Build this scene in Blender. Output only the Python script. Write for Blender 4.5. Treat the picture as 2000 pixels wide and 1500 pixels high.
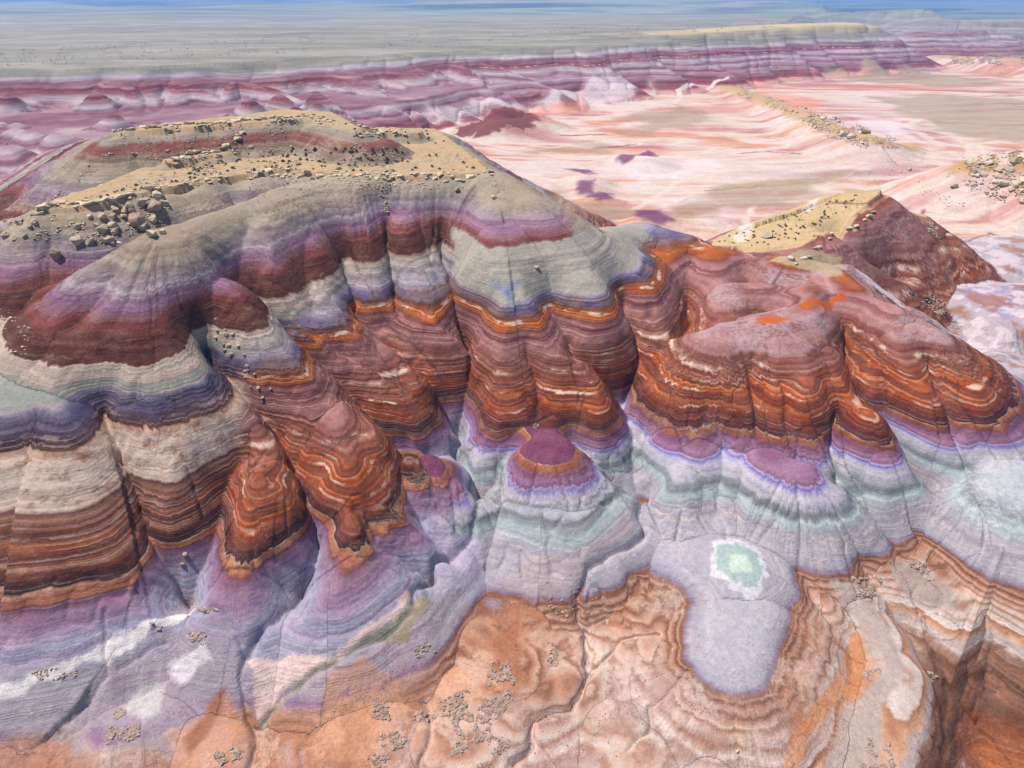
import bpy, math, random
import numpy as np

# ------------------------------------------------------------------ camera, sky, sun, exposure
SC = bpy.context.scene
for o in list(bpy.data.objects):
    bpy.data.objects.remove(o)
COL = SC.collection
CAMZ, PITCH, FPX = 50.0, math.radians(30.3), 1333.0
cam_data = bpy.data.cameras.new('camera')
cam_data.sensor_width = 36.0
cam_data.lens = 36.0 * FPX / 2000.0
cam_data.clip_start = 0.5
cam_data.clip_end = 80000
cam = bpy.data.objects.new('camera', cam_data)
cam.location = (0, 0, CAMZ)
cam.rotation_euler = (math.pi / 2 - PITCH, 0, 0)
COL.objects.link(cam)
SC.camera = cam

SUN_DIR = np.array([-0.40, 0.16, 0.86]); SUN_DIR /= np.linalg.norm(SUN_DIR)   # towards the sun
world = bpy.data.worlds.new('World'); SC.world = world; world.use_nodes = True
wn = world.node_tree.nodes; bg = wn['Background']
sky = wn.new('ShaderNodeTexSky'); sky.sky_type = 'NISHITA'; sky.sun_disc = False
sky.sun_elevation = math.asin(SUN_DIR[2]); sky.sun_rotation = math.atan2(SUN_DIR[0], SUN_DIR[1])
sky.altitude = 1400; sky.dust_density = 1.5
world.node_tree.links.new(sky.outputs[0], bg.inputs[0]); bg.inputs[1].default_value = 0.105
sun_d = bpy.data.lights.new('sun', 'SUN'); sun_d.energy = 5.0; sun_d.angle = math.radians(0.6); sun_d.color = (1.0, 0.95, 0.88)
sun = bpy.data.objects.new('sun', sun_d); COL.objects.link(sun)
from mathutils import Vector, Matrix
sun.rotation_euler = Vector(tuple(-SUN_DIR)).to_track_quat('-Z', 'Y').to_euler()
SC.view_settings.view_transform = 'Standard'
SC.view_settings.look = 'None'
SC.view_settings.exposure = 0.24
SC.view_settings.gamma = 1.0
SC.view_settings.use_curve_mapping = False
SC.cycles.max_bounces = 4
SC.cycles.volume_bounces = 1
HAZE = 0.00030

# ------------------------------------------------------------------ survey helpers
CT, ST = math.cos(PITCH), math.sin(PITCH)
def ray(px, py):
    a = (px - 1000.0) / FPX; b = (750.0 - py) / FPX
    return np.array([a, CT + b * ST, -ST + b * CT])
def at(px, py, z):
    """ground point of a sight line at elevation z (survey station = the camera)"""
    d = ray(px, py); t = (CAMZ - z) / -d[2]
    return (d[0] * t, d[1] * t, z)

def hash2(ix, iy, seed):
    n = (ix.astype(np.int64) * 374761393 + iy.astype(np.int64) * 668265263 + seed * 982451653) & 0xffffffff
    n = ((n ^ (n >> 13)) * 1274126177) & 0xffffffff
    n = n ^ (n >> 16)
    return (n & 0xffff).astype(np.float32) / 65535.0
def vnoise(x, y, seed=0):
    ix = np.floor(x); iy = np.floor(y)
    fx = (x - ix).astype(np.float32); fy = (y - iy).astype(np.float32)
    ix = ix.astype(np.int64); iy = iy.astype(np.int64)
    ux = fx * fx * fx * (fx * (fx * 6 - 15) + 10); uy = fy * fy * fy * (fy * (fy * 6 - 15) + 10)
    a = hash2(ix, iy, seed); b = hash2(ix + 1, iy, seed); c = hash2(ix, iy + 1, seed); d = hash2(ix + 1, iy + 1, seed)
    return (a + (b - a) * ux) * (1 - uy) + (c + (d - c) * ux) * uy - 0.5
def fbm(x, y, seed=0, octv=3):
    s = 0; a = 1.0
    for k in range(octv):
        s = s + a * vnoise(x * 2 ** k + 17.3 * k, y * 2 ** k - 9.1 * k, seed + k); a *= 0.5
    return s
def smooth(e0, e1, x):
    t = np.clip((x - e0) / (e1 - e0), 0, 1); return t * t * (3 - 2 * t)
def smax(a, b, k):
    m = np.maximum(a, b); d = np.maximum(k - np.abs(a - b), 0); return m + d * d / (4 * k)

# ------------------------------------------------------------------ terrain survey
# floor of the badlands: (column, row, elevation) sight-line survey points
FLOOR = [(470,1290,0),(50,1360,-.4),(-300,1400,-.5),(300,1490,-1),(600,1400,-1.0),(780,1200,-.4),(850,1100,.3),(1000,1250,-1.2),(1000,1450,-2),
 (700,1480,-1.6),(1250,1300,-1.9),(1130,1110,-.7),(1180,1200,-1.4),(1255,1000,.4),(1250,905,2.2),(930,910,2.3),(1420,1420,-2.4),(1250,1480,-2.6),
 (1590,1300,-2.5),(1640,1240,-2.6),(1560,1120,-1.2),(1500,1500,-3),(1780,1030,-2.5),(1850,1100,-4.5),(1935,1250,-9),(1930,1400,-11),(1940,1600,-12),(2100,1400,-8),
 (1990,1300,-7),(1790,1265,-7.5),(1850,1365,-9.5),(1920,1470,-11.5),(1745,1190,-4.5),(1700,1120,-3),(1225,712,7.4),(890,750,7.4),(900,830,5.0),(350,1110,1.4),(600,1000,4.2),(575,890,8.2),(430,690,12.5),
 (1640,920,2.2),(1825,905,2.4),(1900,900,2.6),(1990,860,3.0),(2100,800,2),(1790,570,1.0),(1900,640,.6),(2000,700,.5),(1850,480,.5),(2000,500,-.5),
 (1115,412,-1),(1350,440,-2),(1500,350,-3),(1200,330,-4),(1800,340,-3.5),(1000,250,-5),(1500,200,-5),(1900,200,-5),(1900,130,-6),(1300,160,-5),
 (400,200,-3),(0,330,-3),(-300,300,-3),(100,250,-4),(0,600,10),(-300,700,9),(2300,300,-4)]
FAR_PTS = [(-2500,2500,-12),(0,2500,-16),(2500,2500,-14),(-6000,8000,-25),(0,8000,-30),(6000,8000,-25),(0,30000,-40),(-25000,30000,-40),(25000,30000,-40),
           (-900,900,-4),(900,900,-8),(0,20,-3),(-40,20,-2),(40,20,-8)]
BP = np.array([at(*p) for p in FLOOR] + FAR_PTS)
def bcoord(x, y): return np.stack([x / (y + 25.0) * 1.6, np.log(y + 25.0)], -1)
BU = bcoord(BP[:, 0], BP[:, 1])
_K = np.linalg.norm(BU[:, None] - BU[None], axis=-1)
_n = len(BP)
_A = np.zeros((_n + 3, _n + 3)); _A[:_n, :_n] = _K + 1e-3 * np.eye(_n); _A[:_n, _n] = 1; _A[:_n, _n + 1:] = BU
_A[_n, :_n] = 1; _A[_n + 1:, :_n] = BU.T
BW = np.linalg.solve(_A, np.concatenate([BP[:, 2], np.zeros(3)]))
def base(x, y):
    u = bcoord(x, y); out = BW[_n] + u @ BW[_n + 1:]
    for k in range(_n):
        out = out + BW[k] * np.hypot(u[:, 0] - BU[k, 0], u[:, 1] - BU[k, 1])
    return out

# owners: one terrain body each
OWN = ['ground','mesa','front_ridge','bench','spur_a','spur_b','spur_d','spur_e','spur_f','knob_k','knob_g','wall','dome','tan_ridge','pale_dome','tongue','knoll','low_hills','rock_hill','rock_ridge','scarp','plain_mounds','bluff']
FE = []
def line(own, pts, W=0.5, R=1.5, s=.75, k=.25, L=0, A=0, cap=0):
    FE.append(dict(t='l', own=own, p=np.array([at(*q) for q in pts]), W=W, R=R, s=s, k=k, L=L, A=A, cap=cap))
def poly(own, pts, W=0.0, R=1.0, s=.75, k=.4, L=0, A=0, cap=0, xy=None):
    p = [at(*q) for q in pts] if xy is None else xy
    FE.append(dict(t='p', own=own, p=np.array(p), W=W, R=R, s=s, k=k, L=L, A=A, cap=cap))

# far escarpment and bluff
poly('scarp', None, xy=[(-900,230,17),(-420,300,17),(-250,322,17.5),(-170,338,17.5),(-110,372,17.5),(-40,420,17.5),(30,455,17.5),(100,505,18),(165,560,19),(230,700,19),(600,1500,17),(300,2300,10),(-1500,2300,6),(-2400,1200,10)],
     s=.40, R=3, L=38, A=6.5, k=2)
line('bluff', [(1180,68,20),(1330,62,22),(1440,55,23),(1540,48,24),(1640,46,24)], W=14, R=3, s=.52, L=44, A=6, k=3)
line('bluff', [(1640,46,24),(1690,52,22),(1720,70,14)], W=6, R=3, s=.55, L=30, A=4, k=3)
for q in [((1450,108,2),(1490,104,4)),((1600,112,3),(1640,110,5)),((1660,118,0),(1680,117,1)),((1330,115,6),(1400,112,8))]:
    line('bluff', q, W=3, R=4, s=.4, L=22, A=2, k=2)
for q in [((1760,75,8),(1830,62,12),(1900,58,12)),((1850,85,4),(1950,80,5)),((1820,40,14),(2050,36,16)),((1600,22,20),(1780,18,24))]:
    line('bluff', q, W=12, R=8, s=.3, L=40, A=4, k=4)
poly('scarp', None, xy=[(-600,175,6.5),(-250,205,6.5),(-170,222,6.5),(-105,262,6),(-62,312,5.5),(-15,372,5.5),(40,420,5),(30,470,5),(-100,400,8),(-300,360,8),(-600,300,8)], s=.42, R=2, L=17, A=2.6, k=1.5)
_rs = random.Random(4)
for i in range(46):
    px_, py_ = _rs.uniform(-250, 660), _rs.uniform(170, 300)
    z_ = _rs.uniform(7, 13) * (1 if py_ < 230 else .8); a_ = at(px_, py_, z_)
    if a_[1] < 170 or a_[1] > 420: continue
    an = math.radians(-70 + _rs.uniform(-35, 35)); ln = _rs.uniform(14, 40)
    FE.append(dict(t='l', own='scarp', p=np.array([a_, (a_[0] + math.cos(an) * ln, a_[1] + math.sin(an) * ln, _rs.uniform(-2, 2))]), W=_rs.uniform(.2, .8), R=_rs.uniform(.8, 2), s=_rs.uniform(.55, .75), k=.8, L=_rs.uniform(7, 13), A=1.2, cap=0))
_edge = [(-420,300),(-250,322),(-170,338),(-110,372),(-40,420),(30,455),(100,505),(165,560),(229,690)]
for i in range(64):
    t = i / 63 * (len(_edge) - 1.001); k = int(t); f_ = t - k
    ex, ey = _edge[k][0] + f_ * (_edge[k + 1][0] - _edge[k][0]), _edge[k][1] + f_ * (_edge[k + 1][1] - _edge[k][1])
    left = 1 if ex < -20 else .45
    ln = (_rs.uniform(18, 52) + (_rs.uniform(10, 45) if left == 1 else 0)); an = math.radians(-62 + _rs.uniform(-28, 28))
    z0 = _rs.uniform(11, 16.5); z1 = _rs.uniform(-1, 5)
    dx, dy = math.cos(an) * ln, math.sin(an) * ln
    FE.append(dict(t='l', own='scarp', p=np.array([(ex, ey, z0), (ex + dx * .5, ey + dy * .5, (z0 + z1) / 2 + _rs.uniform(-1, 2.5)), (ex + dx, ey + dy, z1)]), W=_rs.uniform(.2, 1), R=_rs.uniform(1, 3), s=_rs.uniform(.45, .65), k=.8, L=_rs.uniform(9, 16), A=1.4, cap=0))
# mesa
poly('mesa', [(75,408,26),(150,402,26),(260,378,26),(420,347,26),(560,332,26),(700,342,26),(880,342,26),(965,337,26),(900,290,26),(845,252,26),(740,246,26),(600,262,26),(450,285,26),(330,305,26),(230,345,26),(130,378,26)],
     s=.66, R=2.0, L=11, A=1.3, cap=.9)
poly('mesa', [(225,258,30.2),(330,250,30.2),(470,240,30.2),(600,232,30.2),(700,250,30.2),(650,220,30.2),(560,214,30.2),(440,228,30.2),(320,240,30.2)], s=.62, R=1.5, L=13, A=1.2, cap=.8)
line('mesa', [(680,262,27.6),(740,254,27.6),(800,256,27.4)], W=1.5, R=.5, s=.5, cap=.7)
line('mesa', [(330,312,26.9),(420,298,27),(500,280,27)], W=1.2, R=.5, s=.4, cap=.6)
line('mesa', [(225,258,29.5),(150,300,24),(80,345,16)], W=.5, R=3, s=.6, L=9, A=1.0)
line('mesa', [(200,270,27),(120,330,16),(10,395,5)], W=.5, R=3, s=.5, L=8, A=1.0, k=.8)
line('mesa', [(180,300,24),(90,375,12),(-20,440,5)], W=.5, R=3, s=.5, L=8, A=1.0, k=.8)
line('mesa', [(230,262,27),(170,270,17),(110,290,5)], W=.5, R=3, s=.5, L=8, A=1.0, k=.8)
line('mesa', [(130,385,25.5),(30,430,22),(-60,480,19)], W=.5, R=2, s=.65, L=8, A=.8)
# front ridge with its noses
line('front_ridge', [(312,456,25.6),(400,425,25.2),(480,402,25.2),(560,372,25.5),(640,352,25.8),(700,346,26)], W=.2, R=4.5, s=.66, L=11, A=1.2)
line('front_ridge', [(312,456,25.6),(306,480,24.8)], W=.3, R=2.2, s=.78, L=5.5, A=.5)
line('front_ridge', [(312,458,25.3),(220,503,22.5),(110,560,19.6),(40,590,18)], W=.3, R=1.8, s=.8, L=6, A=.7)
line('front_ridge', [(470,410,25),(440,470,22.3)], W=.3, R=3, s=.72, L=6, A=.5)
line('front_ridge', [(802,364,24.2),(812,390,22.9),(818,412,21.9)], W=.6, R=2.0, s=.8, L=5, A=.4, k=.8)
line('front_ridge', [(700,350,25.6),(690,390,23.4),(680,440,21.2)], W=.4, R=2.6, s=.72, L=6, A=.5)
# grey bench of the lower left hill
poly('bench', [(-400,800,15.8),(-60,800,15.8),(20,795,15.7),(90,778,15.6),(150,788,15.6),(192,772,15.6),(250,765,15.6),(320,745,15.7),(365,728,15.8),(392,700,16),(395,660,16.3),(390,610,17),(300,560,17),(-400,600,17)],
     s=.77, R=2.2, L=15, A=1.3, k=1.2)
line('bench', [(330,760,15.2),(370,900,10.2),(345,985,7.2)], W=.3, R=2, s=.8)
# spur a
line('spur_a', [(505,795,13.4),(520,812,13.0)], W=.4, R=1, s=.88, k=.9)
line('spur_a', [(470,740,15),(515,800,12.9),(548,850,11.6),(540,908,10.4),(502,955,9.0),(490,1005,7.7)], W=1.3, R=1.5, s=.88, L=5, A=.3, k=.9)
line('spur_a', [(545,890,10.9),(550,908,10.7)], W=.6, R=1.0, s=.88, k=.9)
# spurs b and c
line('spur_b', [(450,585,18),(520,620,16.3),(600,670,14.2),(660,720,12.5),(700,790,11),(716,850,10.0),(740,915,8.0)], W=.4, R=1.5, s=1.0, L=7, A=.5, k=.9)
line('spur_b', [(600,690,13.8),(635,740,12.4),(640,820,11.2),(648,900,9.7),(652,990,7.9)], W=1.3, R=1.6, s=.88, L=6, A=.35, k=.9)
line('spur_a', [(490,1005,7.7),(480,1080,5.7),(466,1160,2.9)], W=1.6, R=1.8, s=.72, k=.6)
line('spur_b', [(652,990,7.9),(650,1062,5.9),(640,1155,3.1)], W=1.6, R=1.8, s=.7, k=.6)
line('spur_b', [(738,918,8.0),(752,985,6.0),(768,1060,3.3)], W=.8, R=1.8, s=.7, k=.6)
line('knob_k', [(806,852,7.0),(868,872,6.85)], W=2.0, R=1.4, s=.66, k=.3)
line('knob_k', [(862,874,6.3),(884,930,3.8),(885,985,2.2)], W=1.6, R=2.2, s=.6, k=.4)
# spurs d and e
line('spur_d', [(590,540,17.8),(690,600,15.6),(750,640,13.8),(810,690,11.7),(850,740,9.6),(866,778,8.1)], W=.4, R=2.0, s=1.0, L=7, A=.4, k=.9)
line('spur_e', [(690,500,18.8),(760,545,16.6),(790,600,14.2)], W=.4, R=2, s=1.0, k=.9)
line('spur_e', [(850,515,18),(850,580,14.8),(850,620,13.2),(852,660,11.6),(866,700,9.8)], W=1.0, R=2, s=1.0, L=6, A=.3, k=.9)
# spur f
line('spur_f', [(965,345,26),(978,400,23.8),(985,440,22.2),(985,500,19),(990,560,15.6),(1010,610,13.2),(1040,650,12),(1050,700,10.2),(1060,750,8.5),(1062,795,7.2)], W=.7, R=2.2, s=.72, L=7, A=.45, k=.9)
line('spur_f', [(1062,795,7.0),(1065,822,6.7)], W=.7, R=1.2, s=.8, k=.5)
line('knob_g', [(1066,840,6.65),(1068,868,6.55)], W=1.8, R=1.2, s=.62, k=.3)
line('knob_g', [(1068,865,5.9),(1066,905,4.7),(1050,960,2.9)], W=2.6, R=3.0, s=.5, k=.4)
line('knob_g', [(1060,905,4.6),(1110,900,4.4)], W=1.6, R=3.0, s=.5, k=.4)
line('spur_f', [(1015,650,11.9),(985,710,9.9),(965,765,8.0)], W=.5, R=1.5, s=.74, k=.9)
line('spur_f', [(965,765,8.0),(952,820,6.1),(946,868,4.4)], W=1.2, R=1.8, s=.68, k=.6)
line('spur_f', [(1195,830,5.8),(1215,880,4.2)], W=1.6, R=1.8, s=.66, k=.6)
line('spur_f', [(1070,655,11.9),(1130,705,10),(1175,765,8.2),(1195,830,5.8)], W=.5, R=1.8, s=.74, L=6, A=.3, k=.9)
# wall between spur f and the dome
line('wall', [(965,345,26),(1030,385,24.3),(1090,420,21.7),(1150,455,18.8)], W=.4, R=3.5, s=.68, L=8, A=.7, k=.9)
line('wall', [(1030,395,23.7),(1060,470,19.8),(1070,540,15.8)], W=.5, R=3, s=.70, L=6, A=.5, k=.9)
line('wall', [(1150,455,18.8),(1200,443,16.6),(1260,438,15.6),(1330,460,14.6),(1400,490,13.4),(1470,495,12.8)], W=.4, R=3, s=.66, L=9, A=.8, k=.9)
line('wall', [(1120,480,18),(1150,545,14),(1155,592,11.6)], W=.8, R=2.0, s=.78, k=.9)
line('wall', [(1290,475,14.4),(1292,535,12.6),(1288,575,11.2)], W=1.0, R=2.2, s=.78, k=.9)
line('wall', [(1215,470,16),(1222,530,13.2)], W=.6, R=1.8, s=.78, k=.9)
line('wall', [(1390,500,13.4),(1385,550,12.0)], W=.8, R=2.2, s=.75, k=.9)
# big banded dome on the right
line('dome', [(1400,652,12.2),(1500,630,12.8),(1590,600,13.1),(1650,560,13.5),(1600,518,13.7),(1540,505,13.7)], W=.7, R=2.2, s=.60, L=9, A=.5, k=.9)
line('dome', [(1640,575,13.4),(1735,602,13.0),(1800,640,12.0)], W=.7, R=2.2, s=.60, L=8, A=.4, k=.9)
line('dome', [(1420,655,12),(1345,692,10),(1300,745,8.2)], W=.9, R=2, s=.74, k=.9)
line('dome', [(1445,690,11),(1440,745,9.1),(1425,790,7.5)], W=.9, R=1.8, s=.74, k=.9)
line('dome', [(1530,665,12.2),(1550,735,9.8),(1560,800,7.5)], W=1.2, R=2, s=.74, L=5, A=.3, k=.9)
line('dome', [(1640,680,11.2),(1680,790,7.9),(1705,850,5.9),(1720,905,3.9)], W=1.1, R=1.8, s=.72, k=.9)
line('dome', [(1760,650,11.8),(1800,740,9.1),(1840,810,6.6),(1855,865,4.6)], W=1.0, R=1.8, s=.74, k=.9)
line('dome', [(1830,662,11.5),(1890,745,8.6),(1930,808,6.3),(1950,850,4.6)], W=.8, R=1.8, s=.74, k=.9)
line('dome', [(1560,800,7.4),(1592,850,5.6),(1602,890,4.2)], W=1.2, R=2, s=.66, k=.6)
line('dome', [(1425,790,7.5),(1400,850,5.7),(1390,920,3.6)], W=1.4, R=2, s=.66, k=.6)
line('dome', [(1440,845,5.5),(1495,878,5.3),(1545,905,5.0)], W=1.1, R=2.2, s=.62, k=.3)
line('dome', [(1320,835,5.9),(1335,900,4.1),(1340,955,2.6)], W=1.2, R=2.0, s=.6, k=.4)
line('dome', [(1600,560,13.3),(1440,560,12.7),(1390,620,11.2)], W=.6, R=2.2, s=.74, k=.9)
# tan topped ridge behind
poly('tan_ridge', [(1395,488,12.5),(1480,486,13.8),(1560,478,14.6),(1610,452,15.4),(1648,424,15.7),(1706,388,15.4),(1714,378,15.4),(1640,376,15.7),(1560,407,15.2),(1480,436,14.5),(1400,470,12.8)], R=2.2, s=.72, cap=.4, L=9, A=.8)
line('tan_ridge', [(1710,392,14.4),(1790,420,11.5),(1840,455,9)], W=.3, R=1.5, s=.7, L=6, A=.6)
line('tan_ridge', [(1600,455,15.2),(1680,495,11.8),(1745,535,7.5)], W=.4, R=1.6, s=.75, L=6, A=.6)
line('tan_ridge', [(1660,428,15.4),(1730,470,10.8)], W=.3, R=1.6, s=.75)
# pale dome at the right edge and tongues of the bottom right
line('pale_dome', [(1935,945,3.3),(1990,940,3.9),(2100,950,4.2)], W=1.5, R=6, s=.62, k=1.2)
line('pale_dome', [(1990,1000,2.2),(2060,1080,-1)], W=2.0, R=5, s=.5, k=1.2)
line('tongue', [(1600,1090,-1.0),(1670,1160,-1.5),(1735,1235,-2.0),(1762,1300,-2.3),(1715,1385,-2.6),(1700,1480,-2.8),(1700,1600,-3.0)], W=1.2, R=2.4, s=1.15, k=.6)
line('tongue', [(1690,1010,.6),(1750,1075,-.6),(1815,1130,-1.3),(1860,1195,-2.4),(1880,1240,-3.4)], W=1.2, R=2.4, s=1.15, k=.5)
line('knoll', [(1325,1075,.5),(1430,1090,1.6),(1450,1170,.7),(1425,1280,.4)], W=1.0, R=1.8, s=.42, k=.9)
line('knoll', [(945,1182,-.35),(968,1186,-.3)], W=.15, R=.5, s=.36, k=.5)
for q, w_, s_ in [(((1190,1085,-.3),(1090,1120,-.4),(1020,1190,-.5)), .5, .4), (((870,1200,-.6),(960,1270,-.5),(1010,1290,-.7)), .6, .4), (((900,1320,-.9),(1000,1330,-.8)), .6, .4), (((1110,1330,-1.0),(1020,1400,-1.1)), .8, .4), (((690,1320,-.7),(700,1420,-.8)), 1.2, .3), (((840,1440,-1.2),(930,1460,-1.3)), .6, .4),
    (((250,1380,.3),(300,1370,.4)), .7, .35), (((1260,1180,-.6),(1290,1290,-1.2),(1340,1370,-1.5)), .5, .4), (((1480,1380,-1.6),(1400,1440,-1.8)), .8, .35), (((1180,1400,-1.5),(1230,1460,-1.6)), .7, .35), (((1560,1090,-.2),(1590,1180,-.9)), .5, .6), (((380,1380,-.2),(420,1440,-.3)), .5, .35)]:
    line('knoll', q, W=w_, R=1.2, s=s_, k=.7)
line('knoll', [(860,1000,1.1),(960,1050,.7),(1100,1060,.35),(1200,1010,.5)], W=1.0, R=3, s=.35, k=.9)
line('knoll', [(1500,1000,1.2),(1600,1030,.5),(1650,1050,.2)], W=1.6, R=2, s=.5, k=.7)
# low hills on the right, stony hill, stony ridge, mounds of the plain
for q in [((1800,600,2.8),(1900,575,4.2),(2020,570,5)),((1830,520,2.2),(1960,500,3.2)),((1900,690,3.5),(1980,740,3.0)),((1960,610,4.2),(2080,600,6)),((1860,480,1.6),(2040,470,2.4))]:
    line('low_hills', q, W=1.2, R=5, s=.42, L=7, A=.5, k=1.0)
line('low_hills', [(1650,520,13),(1760,600,8.5),(1850,655,6),(1990,720,4.2),(2100,760,3)], W=.3, R=1.5, s=.62, L=7, A=.5)
line('rock_hill', [(1895,330,5),(1960,305,10.5),(2100,300,13)], W=4, R=3, s=.55, L=10, A=.8, cap=.5, k=1.2)
line('rock_hill', [(1960,380,2.2),(2100,390,4)], W=2, R=2, s=.5, k=1)
line('rock_ridge', [(1395,160,-4),(1480,190,-1.8),(1560,218,-.4),(1630,250,1.8),(1690,268,2.4),(1760,285,-2.5)], W=2.0, R=3, s=.4, L=9, A=1.2, k=1.2)
line('rock_ridge', [(1850,110,-1),(1930,112,2),(2080,125,3)], W=8, R=4, s=.4, L=20, A=2, k=2)
line('plain_mounds', [(895,250,-2.5),(970,238,1.2),(1055,230,-.6)], W=1, R=4, s=.4, L=11, A=.9, k=1.5)
for q in [((1265,425,.9),(1300,423,.9)),((1225,300,-.8),(1270,305,-.6)),((1140,342,-.6),(1160,342,-.6)),((1140,356,-.6),(1158,356,-.5)),((1142,370,-.6),(1160,370,-.6)),((1165,385,-.6),(1195,385,-.9)),((1340,430,.2),(1400,425,.3)),((1180,310,-2.6),(1215,305,-2.5))]:
    line('plain_mounds', q, W=.6, R=2, s=.4, k=.8)

def seg_eval(f, x, y, wx, wy):
    P = f['p']; n = len(P); closed = f['t'] == 'p'
    best = np.full(x.shape, -1e9, np.float32); cc = np.zeros(x.shape, np.float32); dd = np.full(x.shape, 1e9, np.float32)
    inside = np.zeros(x.shape, bool); arc = 0.0
    for i in range(n if closed else n - 1):
        a = P[i]; b = P[(i + 1) % n]; ex, ey = b[0] - a[0], b[1] - a[1]; l2 = ex * ex + ey * ey + 1e-9; l = math.sqrt(l2)
        tr = ((wx - a[0]) * ex + (wy - a[1]) * ey) / l2; t = np.clip(tr, 0, 1)
        qx = wx - (a[0] + t * ex); qy = wy - (a[1] + t * ey); d = np.hypot(qx, qy)
        side = (qx * ey - qy * ex) > 0
        c = arc + t * l + np.where(side, 0, 400.0)
        if not closed:
            for end, cond in ((0, (i == 0) & (tr < 0)), (1, (i == n - 2) & (tr > 1))):
                if np.any(cond):
                    ang = np.arctan2(qx * ey - qy * ex, (qx * ex + qy * ey) * (1 if end else -1))
                    c = np.where(cond, 900.0 + 300 * end + ang * 5.0, c)
        arc += l
        if closed:
            ay, by = a[1], b[1]
            cross = ((ay > wy) != (by > wy)) & (wx < (b[0] - a[0]) * (wy - ay) / (by - ay + 1e-12) + a[0])
            inside ^= cross
            m = d < dd; dd = np.where(m, d, dd); cc = np.where(m, c, cc); best = np.where(m, a[2] + t * (b[2] - a[2]), best)
        else:
            dw = np.maximum(d - f['W'], 0)
            h = a[2] + t * (b[2] - a[2]) - f['s'] * (np.sqrt(dw * dw + f['R'] ** 2) - f['R'])
            m = h > best; best = np.where(m, h, best); cc = np.where(m, c, cc); dd = np.where(m, dw, dd)
    if closed:
        if np.ptp(P[:, 2]) > .01:
            cf = np.linalg.lstsq(np.c_[P[:, 0], P[:, 1], np.ones(n)], P[:, 2], rcond=None)[0]
            best = np.where(inside, cf[0] * wx + cf[1] * wy + cf[2], best)
        dd = np.where(inside, 0, dd); dd = np.maximum(dd - f['W'], 0)
        best = best - f['s'] * (np.sqrt(dd * dd + f['R'] ** 2) - f['R'])
    if f['cap']:
        best = best - f['cap'] * smooth(.05, .5, dd + .5 * vnoise(x / .9, y / .9, 171)) * (.75 + 1.1 * vnoise(x / 3.1, y / 3.1, 172))
    if f['L']:
        w = cc + 1.3 * f['L'] * vnoise(cc / (f['L'] * 2.1), cc * 0 + .5, 5)
        best = best + f['A'] * smooth(0, f['L'] * .9, dd) * (np.abs(np.sin(math.pi * w / f['L'])) - .55)
    return best, cc, dd

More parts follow.
